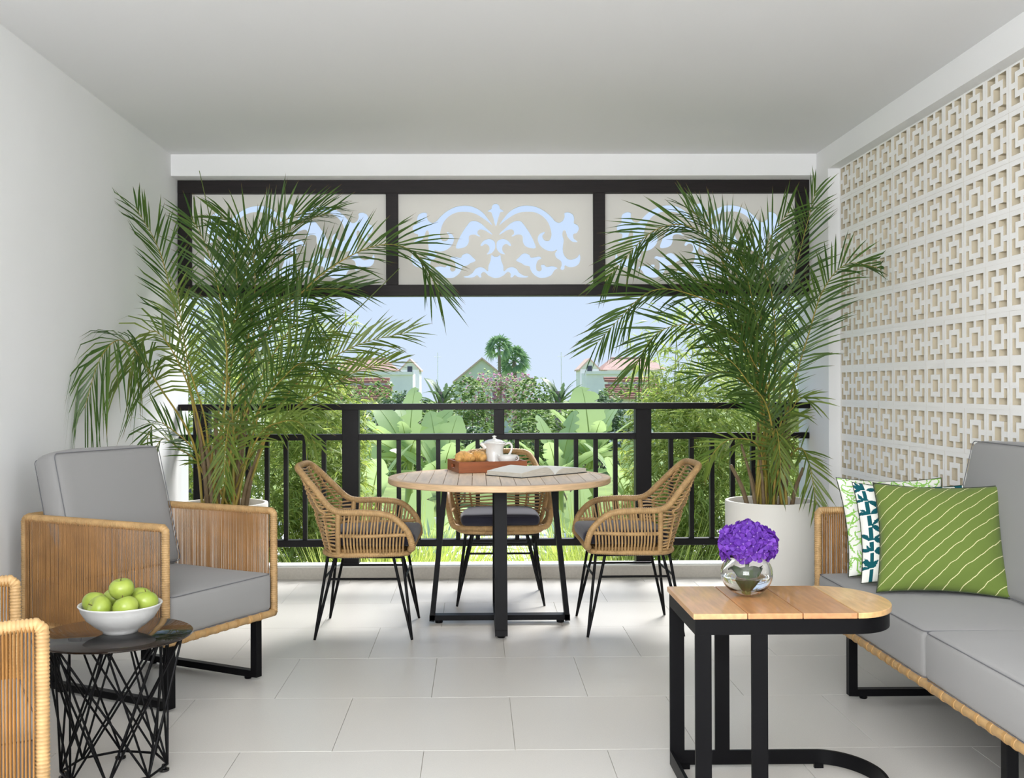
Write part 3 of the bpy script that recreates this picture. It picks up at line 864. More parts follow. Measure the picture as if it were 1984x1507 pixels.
# ================================================================ glass side table with wire base
WT = thing('wire_table', 'round smoked glass side table on black crossed wire base', 'table', (-1.125, 3.325, 0))
obj('glass_top', MB().lathe([(0.0, -.008), (0.234, -.008), (0.237, -.006), (0.237, -.002), (0.234, 0), (0.0, 0)], 72, (0, 0, 0.440)), 'smoked_glass', WT, smooth=True, auto=40)
NT = 8; rt, rb = 0.205, 0.158; zt_, zb_ = 0.428, 0.022
tp = [Vector((rt * math.cos(2 * PI * i / NT + .2), rt * math.sin(2 * PI * i / NT + .2), zt_)) for i in range(NT)]
bp = [Vector((rb * math.cos(2 * PI * i / NT + .2), rb * math.sin(2 * PI * i / NT + .2), zb_)) for i in range(NT)]
obj('base_ring', MB().tube(bp, 0.0042, 8, closed=True), 'black_metal', WT, smooth=True, auto=50)
for i in range(NT):
    for k in (1, -1, 2, -2):
        a = tp[i] + Vector((-math.sin(2 * PI * i / NT + .2), math.cos(2 * PI * i / NT + .2), 0)) * (0.006 * k)
        obj('wire_rod', MB().tube([a, bp[(i + k) % NT]], 0.0036, 7), 'black_metal', WT, smooth=True, auto=50)
    obj('top_pad', MB().lathe([(0.012, -.002), (0.014, 0.0), (0.014, 0.0035)], 12, (tp[i].x, tp[i].y, zt_)), 'black_metal', WT, smooth=True, auto=40)
for i in range(0, NT, 2):
    q = bp[i]; obj('foot_pad', MB().lathe([(0.012, 0), (0.017, .002), (0.017, .008), (0.009, .011), (0.006, .022)], 14, (q.x * .93, q.y * .93, 0)), 'black_gloss', WT, smooth=True, auto=40)

# bowl of green apples
BWX, BWY, BWZ = -1.112, 3.345, 0.4402
bowl = [(0.0, 0.004), (0.040, 0.004), (0.046, 0.0), (0.052, 0.0), (0.054, 0.006), (0.078, 0.022), (0.103, 0.044), (0.118, 0.068), (0.1225, 0.081), (0.127, 0.086), (0.126, 0.089),
        (0.121, 0.088), (0.116, 0.080), (0.110, 0.066), (0.096, 0.047), (0.072, 0.027), (0.045, 0.013), (0.0, 0.010)]
tag(obj('fruit_bowl', MB().lathe(bowl, 64), 'bowl_ceramic', smooth=True, loc=(BWX, BWY, BWZ)), 'pale grey ceramic bowl of apples on the glass table', 'bowl')
def apple_mesh():
    prof = []
    for i in range(19):
        a = -PI / 2 + PI * i / 18
        r = 0.0385 * math.cos(a) * (1 + 0.10 * math.sin(a)) ; z = 0.035 * math.sin(a)
        if i > 15: z -= 0.010 * ((i - 15) / 3.0) ** 1.5
        if i < 3: z += 0.006 * ((3 - i) / 3.0) ** 1.5
        prof.append((max(r, 0.0), z))
    return MB().lathe(prof, 28).mesh('apple', 'apple_green', smooth=True)
ame = apple_mesh()
stem_me = MB().tube([(0, 0, 0.020), (0.001, 0, 0.030), (0.004, 0.001, 0.040)], 0.0013, 6).mesh('apple_stem', 'apple_stem')
AP = [(-0.0775, -0.006, 0.090, 0.3, -0.30, 'apple at the left rim of the bowl, stem up'), (-0.040, -0.068, 0.087, 1.0, 0.5, 'apple lying on its side at the front left of the bowl'),
      (0.0395, -0.068, 0.088, -0.45, 0.05, 'apple at the front of the bowl, its stem hollow facing out'), (0.0785, 0.001, 0.091, 0.15, 0.25, 'apple with upright stem at the right rim of the bowl'),
      (0.002, 0.006, 0.131, 0.1, -0.1, 'topmost apple of the heap'), (0.040, 0.068, 0.090, -0.2, 0.4, 'apple at the back right of the bowl'),
      (-0.040, 0.067, 0.090, 0.4, 0.1, 'apple half hidden at the back of the bowl'), (0.0, 0.000, 0.052, 0, 0, 'apple at the bottom of the bowl under the heap')]
for x, y, z, rx, ry, lab in AP:
    o = link('apple', ame); o.location = (BWX + x, BWY + y, BWZ + z); o.rotation_euler = (rx, ry, x * 30)
    tag(o, 'green ' + lab, 'apple', 'green apples in the bowl'); link('stem', stem_me, o)

# ================================================================ C-shaped side table
CX, CY = 0.905, 3.150
CT = thing('side_table', 'cantilever side table with rounded wooden plank top and black steel frame', 'table', (CX, CY, 0))
CZ = 0.570
def d_outline(inset, x0=-0.303, k=30):
    xe, ye = 0.155, 0.205 - inset
    pts = [(x0 + inset, -ye)]
    for i in range(k + 1):
        a = -PI / 2 + PI * i / k
        pts.append((0.155 + (xe - inset) * math.cos(a), ye * math.sin(a)))
    pts.append((x0 + inset, ye)); return pts
def clip_x(poly, a, b):
    def cut(P, f, xv):
        out = []
        for i in range(len(P)):
            p, q = P[i - 1], P[i]; ip, iq = f(p), f(q)
            if ip != iq:
                t = (xv - p[0]) / (q[0] - p[0]); out.append((xv, p[1] + t * (q[1] - p[1])))
            if iq: out.append(q)
        return out
    return cut(cut(poly, lambda p: p[0] >= a, a), lambda p: p[0] <= b, b)
jx = [-0.31, -0.152, 0.002, 0.155, 0.32]
for i in range(4):
    poly = clip_x(d_outline(0.0), jx[i] + .0012, jx[i + 1] - .0012)
    obj('plank', MB().prism(poly, CZ - .016, CZ), 'plank%d' % i, CT, bev=0.0022, bseg=2)
def loop_bar(poly, z0, z1, th):
    """flat steel bar bent along a closed outline"""
    n = len(poly); P = [Vector(p) for p in poly]; mb = MB(); v = []
    for i in range(n):
        a, b, c = P[i - 1], P[i], P[(i + 1) % n]
        d1 = (b - a).normalized(); d2 = (c - b).normalized(); nm = Vector((-(d1.y + d2.y), d1.x + d2.x)).normalized()
        kk = min(1.6, 1 / max(.3, nm.dot(Vector((-d1.y, d1.x)))))
        q = b + nm * th * kk
        v += [(b.x, b.y, z0), (b.x, b.y, z1), (q.x, q.y, z1), (q.x, q.y, z0)]
    f = []
    for i in range(n):
        j = (i + 1) % n
        for k in range(4): f.append((4 * i + k, 4 * j + k, 4 * j + (k + 1) % 4, 4 * i + (k + 1) % 4))
    mb.add(v, f); return mb
out = d_outline(0.006)
obj('apron', loop_bar(out, CZ - .060, CZ - .0165, 0.010), 'black_metal', CT, smooth=True, auto=30)
base = obj('base_loop', loop_bar(out, 0.012, 0.056, 0.010), 'black_metal', CT, smooth=True, auto=30)
for (x, y) in ((-.297, -.199), (-.140, -.199), (-.297, .199), (-.155, .199)):
    y0, y1 = (y - .0006, y + .010) if y < 0 else (y - .010, y + .0006)
    obj('post', MB().box(x, x + .045, y0, y1, 0.056, CZ - .060), 'black_metal', CT)
for (x, y) in ((.17, .19), (.17, -.19), (-.25, .19), (-.25, -.19)):
    obj('foot_pad', MB().box(x - .014, x + .014, y - .006, y + .006, 0, .016), 'black_metal', base)

# glass bowl vase with a hydrangea
VX, VY = 0.815, 3.200
vase = thing('glass_vase', 'clear glass bowl vase of water on the plank side table', 'vase', (VX, VY, CZ + .0003))
def bowl_prof(R, k, z0, top):
    pts = []
    for i in range(17):
        a = -PI / 2 * .92 + (PI / 2 * .92 + top) * i / 16
        pts.append((R * math.cos(a), z0 + R * k * math.sin(a)))
    return pts
outer = bowl_prof(0.077, 0.88, 0.0670, 0.88); inner = [(r - .0028 if r > .01 else r, z + (.0028 if z < .03 else 0)) for r, z in outer]
obj('glass_wall', MB().lathe([(0, outer[0][1])] + outer + inner[::-1] + [(0, inner[0][1])], 56), 'clear_glass', vase, smooth=True)
wat = [(r - .0006, z + .0002) for r, z in inner if z < 0.058]
obj('water', MB().lathe([(0, wat[0][1])] + wat + [(0, wat[-1][1])], 56), 'water', vase, smooth=True, auto=50)
hyd = thing('hydrangea', 'single purple hydrangea head standing in the glass vase', 'flower', (VX, VY, CZ + .006))
obj('stem', MB().tube(catmull([(0.004, 0, 0.002), (0.001, 0, .05), (0.002, 0, .11)], 5), 0.0062, 10), 'stem_green', hyd, smooth=True)
for q, (a, tx, tz) in enumerate(((2.7, -.05, .064), (0.5, .046, .066), (-2.2, -.036, .078), (-1.0, .030, .082))):
    dx, dy = math.cos(a), math.sin(a)
    mb = MB(); V_ = []; F_ = []; n = 9
    for i in range(n + 1):
        t = i / n; c = Vector((dx * (.006 + .050 * t), dy * (.006 + .050 * t), .020 + .055 * math.sin(t * PI * .62) * (1.15 if q > 1 else .9)))
        w = .030 * math.sin(PI * min(1, t * .93 + .07)) ** .7
        sd = Vector((-dy, dx, 0)); V_ += [c - sd * w + Vector((0, 0, .006)), c, c + sd * w + Vector((0, 0, .006))]
    for i in range(n): F_ += [(3 * i, 3 * i + 1, 3 * i + 4, 3 * i + 3), (3 * i + 1, 3 * i + 2, 3 * i + 5, 3 * i + 4)]
    mb.add(V_, F_); lf = obj('leaf', mb, 'hydrangea_leaf', hyd, smooth=True)
    obj('leaf_stalk', MB().tube([(0.001, 0, .012), (dx * .010, dy * .010, .022)], .0025, 6), 'stem_green', lf, smooth=True)
fm = MB()
for k in range(4):
    a = k * PI / 2; pts = [Vector((0, 0, 0))]; R_ = .0155
    ring_ = []
    for i in range(7):
        b = a - .72 + 1.44 * i / 6; rr = R_ * (1 - .30 * abs(i - 3) ** 2 / 9.0) * (1.06 if i == 3 else 1)
        ring_.append((rr * math.cos(b), rr * math.sin(b), .003 + .0035 * abs(i - 3) / 3 + (.001 if k % 2 else 0)))
    fm.add([(0, 0, 0)] + ring_, [(0, i + 1, i + 2) for i in range(6)])
fm.mi = 1; fm.lathe([(0.0, .0005), (0.0018, .001), (0.0018, .0025), (0, .0035)], 6)
fme = fm.mesh('floret', ['petal', 'petal_core'])
rg = random.Random(8); n = 120
hc = Vector((0.004, 0, .148)); obj('flower_core', MB().lathe([(0, -.045), (.05, -.03), (.066, 0), (.055, .03), (0, .05)], 20, tuple(hc)), 'petal', hyd, smooth=True)
for i in range(n):
    z = 1 - 1.55 * (i + .5) / n; a = i * 2.39996; r = math.sqrt(max(0, 1 - z * z))
    nrm = Vector((r * math.cos(a), r * math.sin(a), z)); p = hc + Vector((nrm.x * .078, nrm.y * .078, nrm.z * .060)) * rg.uniform(.93, 1.05)
    nn = (nrm + Vector((rg.uniform(-.55, .55), rg.uniform(-.55, .55), rg.uniform(-.55, .55)))).normalized()
    o = link('floret', fme, hyd); o.rotation_mode = 'QUATERNION'
    o.rotation_quaternion = nn.to_track_quat('Z', 'Y') @ Matrix.Rotation(rg.uniform(0, PI), 3, 'Z').to_quaternion()
    o.location = p; s = rg.uniform(1.05, 1.5); o.scale = (s, s, s)

# ================================================================ on the dining table: tray, breakfast, book
TZ = 0.7463
ty = math.radians(13)
TX, TY = 0.060, 5.815
tray = thing('serving_tray', 'reddish wooden serving tray with handle slots on the round table', 'tray', (TX, TY, TZ), ty)
TW, TD, THt, tw = 0.375, 0.30, 0.058, 0.012
obj('tray_floor', MB().box(-TW / 2 + tw, TW / 2 - tw, -TD / 2 + tw, TD / 2 - tw, 0, .008), 'tray_wood', tray)
for s in (-1, 1):
    obj('long_side', MB().box(-TW / 2, TW / 2, s * TD / 2 - (tw if s > 0 else 0), s * TD / 2 + (0 if s > 0 else tw), 0, THt), 'tray_wood', tray, bev=.0015, bseg=1)
    x0, x1 = (s * TW / 2 - tw, s * TW / 2) if s > 0 else (-TW / 2, -TW / 2 + tw); yi = TD / 2 - tw
    obj('handle_side', MB().box(x0, x1, -yi, yi, 0, .018).box(x0, x1, -yi, -.045, .018, .040).box(x0, x1, .045, yi, .018, .040).box(x0, x1, -yi, yi, .040, THt), 'tray_wood', tray)
cT, sT = math.cos(ty), math.sin(ty)
def on_tray(x, y, z=.0083): return (TX + cT * x - sT * y, TY + sT * x + cT * y, TZ + z)
# teapot
tpot = thing('teapot', 'white porcelain teapot with lid standing in the tray', 'teapot', on_tray(0.055, 0.045), ty)
obj('body', MB().lathe([(0, 0), (.050, 0), (.058, .006), (.060, .02), (.057, .045), (.050, .075), (.047, .095), (.052, .118), (.063, .134), (.066, .138), (.063, .140), (0, .141)], 40), 'ceramic', tpot, smooth=True, auto=60)
lid = obj('lid', MB().lathe([(.060, .1405), (.055, .147), (.035, .156), (.012, .160), (.007, .164), (.007, .168), (.012, .172), (.012, .177), (.0, .180)], 36), 'ceramic', tpot, smooth=True)
obj('spout', MB().tube(catmull([(-.048, 0, .112), (-.062, 0, .126), (-.078, 0, .137)], 5), .016, 12, radii=[1 - .045 * i for i in range(11)]), 'ceramic', tpot, smooth=True)
obj('handle', MB().tube(catmull([(.058, 0, .128), (.085, 0, .136), (.100, 0, .118), (.092, 0, .085), (.070, 0, .060), (.052, 0, .058)], 6), .0062, 10), 'ceramic', tpot, smooth=True)
cup = thing('teacup', 'white porcelain cup in the right front of the tray', 'cup', on_tray(0.098, -0.065, .0303), ty + .3)
obj('body', MB().lathe([(0, 0), (.030, 0), (.036, .006), (.048, .030), (.056, .056), (.0545, .056), (.046, .031), (.034, .009), (0, .006)], 36), 'ceramic', cup, smooth=True)
obj('handle', MB().tube(catmull([(.050, 0, .047), (.070, 0, .046), (.073, 0, .028), (.045, 0, .020)], 6), .0042, 8), 'ceramic', cup, smooth=True)
sc = tag(obj('saucer', MB().lathe([(0, 0), (.028, 0), (.034, .004), (.062, .019), (.061, .022), (.034, .0085), (0, .0218)], 36), 'ceramic', smooth=True, loc=on_tray(0.098, -0.065)), 'white saucer under the cup in the tray', 'saucer')
plate = thing('bread_basket', 'flat round woven basket under the croissants', 'basket', on_tray(-0.085, -0.02, .0083), 0)
mb = MB()
for i in range(11): mb.tube([(r_ * math.cos(a), r_ * math.sin(a), .030 + .010 * (r_ / .08) ** 2) for a in [2 * PI * k / 36 for k in range(36)] for r_ in [0.008 + .0078 * i]], .0042, 6, closed=True)
obj('weave', mb, 'basket', plate, smooth=True)
obj('foot', MB().lathe([(.035, 0), (.040, 0), (.06, .030), (.055, .030)], 28, closed=True), 'basket', plate, smooth=True)
def croissant(label, loc, yaw):
    root = thing('croissant', label, 'croissant', loc, yaw, 'croissants on the tray')
    pts = []; rad = []
    segs = 40
    for i in range(segs + 1):
        t = i / segs * 2 - 1; a = t * 1.25
        pts.append((0.052 * math.sin(a), 0.058 * (math.cos(a) - 1) * .9 + .01, .030 - .016 * t * t))
        st = ((t + 1) * 3.5) % 1
        rad.append(max(.18, (1 - abs(t) ** 2.2) ** .5 * (0.86 + .16 * st)) )
    obj('crumb', MB().tube(pts, .034, 14, radii=rad), 'pastry', root, smooth=True)
    return root
croissant('golden croissant at the left of the bread basket', on_tray(-0.128, -0.022, .047), ty + .4)
croissant('golden croissant beside the teapot on the bread basket', on_tray(-0.050, 0.006, .047), ty - .9)
fork = thing('teaspoon', 'small steel spoon resting on the tray rim by the cup', 'spoon', on_tray(0.165, -0.02, .064), ty + 1.2)
obj('spoon_handle', MB().tube([(-.05, 0, -.001), (0, 0, .0), (.045, 0, -.002)], .0022, 8), 'cutlery', fork, smooth=True)
obj('spoon_head', MB().lathe([(0, -.001), (.008, 0), (.010, .003)], 16, (.053, 0, -.004)), 'cutlery', fork, smooth=True)
# open book
bk = thing('open_book', 'thick open book lying on the round table in front of the tray', 'book', (0.322, 5.562, TZ), math.radians(43))
BWd, BH = 0.245, 0.25
obj('cover', MB().box(-BWd - .004, BWd + .004, -BH / 2 - .004, BH / 2 + .004, 0.0002, .0032), 'book_cover', bk)
for s, tall in ((-1, .046), (1, .034)):
    mb = MB(); n = 14; V_ = []
    for i in range(n + 1):
        t = i / n; x = s * (0.002 + (BWd - .004) * t)
        z = .0034 + tall * (math.sin(min(1, t * 3.2) * PI / 2) ** .8) * (1 - .55 * t ** 1.5 if s < 0 else 1 - .40 * t)
        for y in (-BH / 2, BH / 2): V_ += [(x, y, .0034), (x, y, z)]
    top = []; edge = []
    for i in range(n):
        a = 4 * i; b = 4 * (i + 1); top.append((a + 1, a + 3, b + 3, b + 1)); edge += [(a, b, b + 2, a + 2), (a, a + 1, b + 1, b), (a + 2, b + 2, b + 3, a + 3)]
    edge += [(0, 2, 3, 1), (4 * n, 4 * n + 1, 4 * n + 3, 4 * n + 2)]
    mb.add(V_, top + edge); mb.MI = [0] * len(top) + [1] * len(edge)
    pg = obj('pages', mb, ['paper', 'page_edge'], bk, smooth=True, auto=35)
PALM_LEFT = [
    ([(0.13, -0.05, 1.29), (0.49, -0.1, 1.75), (0.84, -0.15, 1.97), (1.09, -0.2, 1.95), (1.24, -0.25, 1.72)], 0.42, 0.36, 0, 55) ,
    ([(-0.13, -0.1, 1.06), (-0.2, -0.15, 1.52), (-0.27, -0.25, 1.93), (-0.34, -0.45, 2.15)], 0.45, 0.3, 0, -70) ,
    ([(-0.12, -0.15, 0.89), (-0.22, -0.45, 1.21), (-0.28, -0.8, 1.43), (-0.33, -1.0, 1.35), (-0.39, -1.05, 1.11)], 0.45, 0.36, 0, 55, 0.75) ,
    ([(-0.11, -0.15, 1.09), (-0.18, -0.35, 1.4), (-0.27, -0.45, 1.5), (-0.33, -0.6, 1.28)], 0.42, 0.32, 1, 45, 0.6) ,
    ([(0.13, -0.05, 1.29), (0.21, -0.1, 1.75), (0.18, -0.15, 2.04), (0.06, -0.25, 2.13)], 0.48, 0.36, 0, 80) ,
    ([(0.07, -0.05, 1.35), (0.13, -0.05, 1.81), (0.31, -0.05, 2.1), (0.56, 0.0, 2.23)], 0.48, 0.34, 0, 60) ,
    ([(0.16, -0.05, 1.29), (0.25, -0.05, 1.75), (0.4, -0.1, 2.07), (0.64, -0.15, 2.17)], 0.5, 0.34, 0, 40) ,
    ([(0.06, -0.15, 1.18), (0.05, -0.2, 1.63), (-0.02, -0.25, 1.96), (-0.09, -0.3, 2.12)], 0.5, 0.34, 0, 85) ,
    ([(0.33, -0.05, 1.09), (0.56, -0.05, 1.32), (0.8, -0.05, 1.45), (1.06, -0.05, 1.51)], 0.4, 0.27, 1, 65) ,
    ([(0.36, -0.05, 1.03), (0.61, -0.15, 1.2), (0.81, -0.2, 1.3), (1.0, -0.25, 1.34)], 0.4, 0.25, 1, 50) ,
    ([(0.11, -0.2, 0.95), (0.12, -0.33, 1.02), (0.12, -0.43, 0.89), (0.12, -0.47, 0.7)], 0.3, 0.22, 1, 88) ,
    ([(-0.11, -0.1, 0.83), (-0.22, -0.2, 0.97), (-0.3, -0.25, 1.02), (-0.33, -0.3, 0.93)], 0.35, 0.22, 0, 40) ,
    ([(-0.11, -0.1, 0.78), (-0.19, -0.2, 0.87), (-0.26, -0.25, 0.93), (-0.3, -0.35, 0.82)], 0.35, 0.2, 1, 30) ,
    ([(0.22, -0.05, 1.23), (0.4, -0.1, 1.52), (0.52, -0.15, 1.65), (0.56, -0.2, 1.49)], 0.42, 0.34, 0, 80) ,
    ([(0.15, 0.0, 1.29), (0.28, 0.05, 1.65), (0.49, 0.05, 1.76), (0.76, 0.05, 1.76)], 0.45, 0.32, 0, 60) ,
    ([(0.21, -0.05, 1.06), (0.38, -0.15, 1.26), (0.5, -0.2, 1.34), (0.65, -0.25, 1.29)], 0.36, 0.28, 0, 60) ,
    ([(0.22, -0.1, 0.92), (0.36, -0.2, 1.01), (0.48, -0.25, 1.01), (0.57, -0.3, 0.9)], 0.34, 0.22, 1, 60) ,
    ([(0.07, -0.05, 1.06), (0.05, -0.1, 1.35), (0.09, -0.15, 1.52), (0.16, -0.2, 1.63)], 0.38, 0.3, 0, 88) ,
    ([(0.04, -0.05, 1.35), (0.12, -0.15, 1.69), (0.12, -0.2, 1.91), (0.09, -0.25, 2.04)], 0.45, 0.36, 0, 88) ,
    ([(-0.05, -0.15, 0.98), (-0.11, -0.25, 1.29), (-0.14, -0.3, 1.51), (-0.15, -0.35, 1.73)], 0.55, 0.22, 1, 80) ,
    ([(0.24, -0.05, 1.12), (0.4, -0.1, 1.35), (0.52, -0.15, 1.46), (0.66, -0.15, 1.52)], 0.38, 0.28, 1, 75) ,
]
PALM_RIGHT = [
    ([(-0.08, -0.05, 1.22), (-0.24, -0.1, 1.77), (-0.43, -0.15, 2.06), (-0.69, -0.2, 2.06), (-0.98, -0.3, 1.77)], 0.42, 0.3, 0, 55) ,
    ([(-0.06, -0.05, 1.22), (-0.19, -0.15, 1.57), (-0.44, -0.25, 1.68), (-0.74, -0.35, 1.71), (-1.04, -0.45, 1.43)], 0.4, 0.32, 0, 50) ,
    ([(-0.07, -0.05, 1.11), (-0.19, -0.15, 1.4), (-0.42, -0.25, 1.53), (-0.68, -0.3, 1.5), (-0.84, -0.35, 1.29)], 0.4, 0.3, 0, 60) ,
    ([(0.09, -0.05, 1.11), (0.17, -0.15, 1.48), (0.22, -0.25, 1.72), (0.3, -0.4, 1.85), (0.46, -0.5, 1.81)], 0.42, 0.27, 0, 60) ,
    ([(0.04, -0.05, 1.22), (0.08, -0.1, 1.69), (0.14, -0.15, 2.0), (0.2, -0.2, 2.28)], 0.55, 0.26, 0, 80) ,
    ([(-0.02, -0.05, 1.22), (-0.09, -0.1, 1.69), (-0.05, -0.15, 2.0), (0.05, -0.2, 2.16)], 0.48, 0.34, 0, 80) ,
    ([(-0.05, -0.05, 1.22), (-0.18, -0.1, 1.69), (-0.3, -0.15, 2.0), (-0.48, -0.15, 2.18)], 0.46, 0.34, 0, 60) ,
    ([(-0.08, -0.05, 1.17), (-0.21, -0.1, 1.51), (-0.35, -0.1, 1.74), (-0.56, -0.15, 1.85)], 0.42, 0.32, 0, 60) ,
    ([(0.07, -0.05, 0.76), (0.11, -0.2, 0.86), (0.13, -0.3, 0.76), (0.15, -0.35, 0.56)], 0.32, 0.2, 1, 85) ,
    ([(0.01, -0.05, 1.22), (-0.02, -0.15, 1.62), (-0.09, -0.2, 1.85), (-0.21, -0.25, 1.98)], 0.44, 0.36, 0, 85) ,
    ([(-0.02, -0.05, 1.11), (-0.14, -0.15, 1.34), (-0.23, -0.2, 1.48), (-0.36, -0.25, 1.5)], 0.36, 0.32, 0, 80) ,
    ([(-0.05, -0.05, 1.05), (-0.19, -0.15, 1.22), (-0.32, -0.2, 1.28), (-0.47, -0.25, 1.25)], 0.36, 0.3, 0, 60) ,
    ([(0.02, -0.1, 0.96), (0.07, -0.2, 1.08), (0.09, -0.25, 1.14), (0.15, -0.3, 1.11)], 0.34, 0.22, 1, 70) ,
    ([(-0.04, -0.2, 0.88), (-0.06, -0.33, 0.97), (-0.07, -0.43, 0.84), (-0.08, -0.47, 0.69)], 0.3, 0.2, 1, 88) ,
    ([(-0.04, -0.05, 1.28), (-0.13, -0.15, 1.62), (-0.18, -0.2, 1.79), (-0.24, -0.25, 1.9)], 0.42, 0.36, 0, 88) ,
    ([(-0.09, -0.1, 0.85), (-0.22, -0.15, 0.91), (-0.33, -0.2, 0.88), (-0.43, -0.25, 0.77)], 0.34, 0.2, 1, 60) ,
    ([(-0.05, -0.15, 1.05), (-0.19, -0.25, 1.22), (-0.29, -0.3, 1.33), (-0.44, -0.35, 1.42)], 0.36, 0.3, 0, 75) ,
]
SPEAR_LEFT = [[(0.16, -0.05, 1.35), (0.04, -0.05, 1.76), (-0.11, -0.05, 2.42)], [(0.39, -0.05, 1.18), (0.62, -0.05, 1.48), (1.01, -0.05, 1.87)], [(0.27, -0.05, 1.52), (0.48, -0.05, 2.02), (0.54, -0.05, 2.25)]]
SPEAR_RIGHT = [[(0.01, -0.05, 1.34), (-0.02, -0.05, 1.86), (-0.05, -0.05, 2.1)], [(-0.08, -0.05, 1.34), (-0.28, -0.05, 1.92), (-0.48, -0.05, 2.29)]]
# ================================================================ potted areca palms
def frond(root, pts, t0, Lmax, light, roll, rg, sag=None):
    """one feathered leaf: petiole + rachis tube and its leaflets"""
    base = Vector((rg.uniform(-.11, .11), rg.uniform(-.09, .09), 0.50))
    path = resample(catmull([base] + [Vector(p) for p in pts], 12), 0.02)
    n = len(path)
    if roll < 86: t0 = t0 + .05
    ra = obj('frond', MB().tube(path[::2] + [path[-1]], 0.0085, 6, radii=[max(.16, 1 - .9 * i / (n / 2.0)) for i in range(len(path[::2]) + 1)]), 'palm_stem', root, smooth=True)
    N0 = Vector((0, -math.sin(math.radians(roll)), math.cos(math.radians(roll))))
    i0 = int(n * t0); cnt = max(13, int((n - i0) * 0.02 / 0.0275)); mb = MB()
    for s in (1, -1):
        for k in range(cnt):
            t = (k + rg.uniform(.1, .9)) / cnt; f = i0 + t * (n - 1 - i0); i = min(n - 2, int(f))
            p = path[i].lerp(path[i + 1], f - i); T = (path[i + 1] - path[max(0, i - 1)]).normalized()
            side = T.cross(N0)
            if side.length < .05: continue
            side.normalize(); N = side.cross(T).normalized()
            if N.dot(N0) < 0: N = -N
            a = math.radians(50 - 30 * t + rg.uniform(-8, 8))
            L = 1.14 * Lmax * (0.55 + .45 * math.sin(PI * min(1, t * 1.35 + .12)) if t < .55 else .98 - .95 * (t - .55)) * rg.uniform(.85, 1.08)
            d = T * math.cos(a) + side * (s * math.sin(a)) + N * rg.uniform(.02, .30)
            mb.blade(p, d, L, rg.uniform(.0085, .0135), N + side * s * -.5, droop=rg.uniform(.05, .26) if sag is None else rg.uniform(sag * .7, sag * 1.2), seg=3)
    # real leaves stay inside the terrace
    o = root.location
    for i, v in enumerate(mb.V):
        x, y, z = v
        x = max(x, XL + .012 - o.x); x = min(x, XR - .012 - o.x) if (y + o.y > BY1) else min(x, XR - .005 - o.x); y = min(y, 6.735 - o.y)
        mb.V[i] = (x, y, z)
    stuff(obj('leaflets', mb, 'palm_leaf_light' if light else 'palm_leaf', ra))
def potted_palm(label, x, y, data, spears, seed):
    root = thing('potted_palm', label, 'potted palm', (x, y, 0))
    rg = random.Random(seed)
    prof = [(0, 0), (.15, 0), (.185, .006), (.215, .03), (.238, .075), (.25, .16), (.2545, .30), (.2555, .545), (.2535, .551), (.237, .551), (.235, .545), (.234, .48), (0, .48)]
    obj('pot', MB().lathe(prof, 72), 'pot_shell', root, smooth=True, auto=50)
    obj('soil', MB().lathe([(0, .522), (.12, .518), (.2335, .505), (.2335, .47)], 40), 'soil', root, smooth=True, auto=50)
    for i in range(13):
        a = rg.uniform(0, 2 * PI); r = rg.uniform(.03, .14); bx_, by_ = r * math.cos(a), r * math.sin(a) * .8
        h = rg.uniform(.22, .62); k = rg.uniform(.1, .34)
        pts = resample(catmull([(bx_, by_, .50), (bx_ * 1.05 + bx_ * k, by_ * 1.1, .50 + h * .5), (bx_ * (1.2 + k * 2.5), by_ * 1.3, .50 + h)], 6), .014)
        rr = rg.uniform(.010, .0165)
        obj('cane', MB().tube(pts, rr, 9, radii=[(1.06 if j % 5 == 0 else 1) * (1 - .35 * j / len(pts)) for j in range(len(pts))]), 'palm_cane', root, smooth=True)
    for q in data: frond(root, *q[:5], rg, q[5] if len(q) > 5 else None)
    for sp_ in spears:
        path = resample(catmull([Vector((0, 0, .5))] + [Vector(p) for p in sp_], 10), .03)
        obj('spear_leaf', MB().tube(path, .0075, 6, radii=[1 - .75 * i / len(path) for i in range(len(path))]), 'palm_leaf_light', root, smooth=True)
    mb = MB()
    for q in ((.13, .10), (.155, .085)):
        for k in range(5): mb.blade((q[0], -.06, .515), (math.cos(k * 1.3), math.sin(k * 1.3), .8), .035, .022, (0, 0, 1), .2)
    stuff(obj('seedling', mb, 'palm_leaf_light', root))
    return root
potted_palm('tall areca palm in a white pot behind the left armchair', -1.435, 6.05, PALM_LEFT, SPEAR_LEFT, 3)
potted_palm('tall areca palm in a white pot beside the breeze block wall', 1.680, 6.05, PALM_RIGHT, SPEAR_RIGHT, 9)

# ================================================================ garden and houses beyond the railing
mat('lawn', srgb(120, 140, 70), 0.95, var=0.3, var_scale=1.5)
mat('earth', srgb(150, 145, 105), 0.95, var=0.3, var_scale=3)
mat('white_render', srgb(242, 240, 236), 0.85, var=0.05, var_scale=1)
mat('blue_render', srgb(236, 236, 236), 0.85, var=0.05, var_scale=1)
mat('sage_render', srgb(206, 214, 196), 0.85)
mat('roof_brown', srgb(168, 132, 118), 0.8, var=0.2, var_scale=3)
mat('roof_red', srgb(178, 128, 112), 0.8, var=0.2, var_scale=3)
mat('ridge_tile', srgb(206, 176, 158), 0.8)
mat('roof_pale', srgb(236, 236, 236), 0.7, var=0.1, var_scale=8)
mat('dark_glass', srgb(60, 66, 78), 0.15)
mat('trunk_bark', srgb(140, 126, 112), 0.9, var=0.2, var_scale=12)
mat('culm_green', srgb(140, 150, 70), 0.5)
mat('banana_stalk', srgb(150, 168, 90), 0.5)
leaf_mat('bamboo_leaf', srgb(110, 132, 60), srgb(186, 194, 116), 0.45, .5)
leaf_mat('grass_blade', srgb(150, 168, 76), srgb(200, 204, 130), 0.45, .6)
leaf_mat('banana_leaf', srgb(146, 168, 112), srgb(180, 196, 146), 0.32, .35)
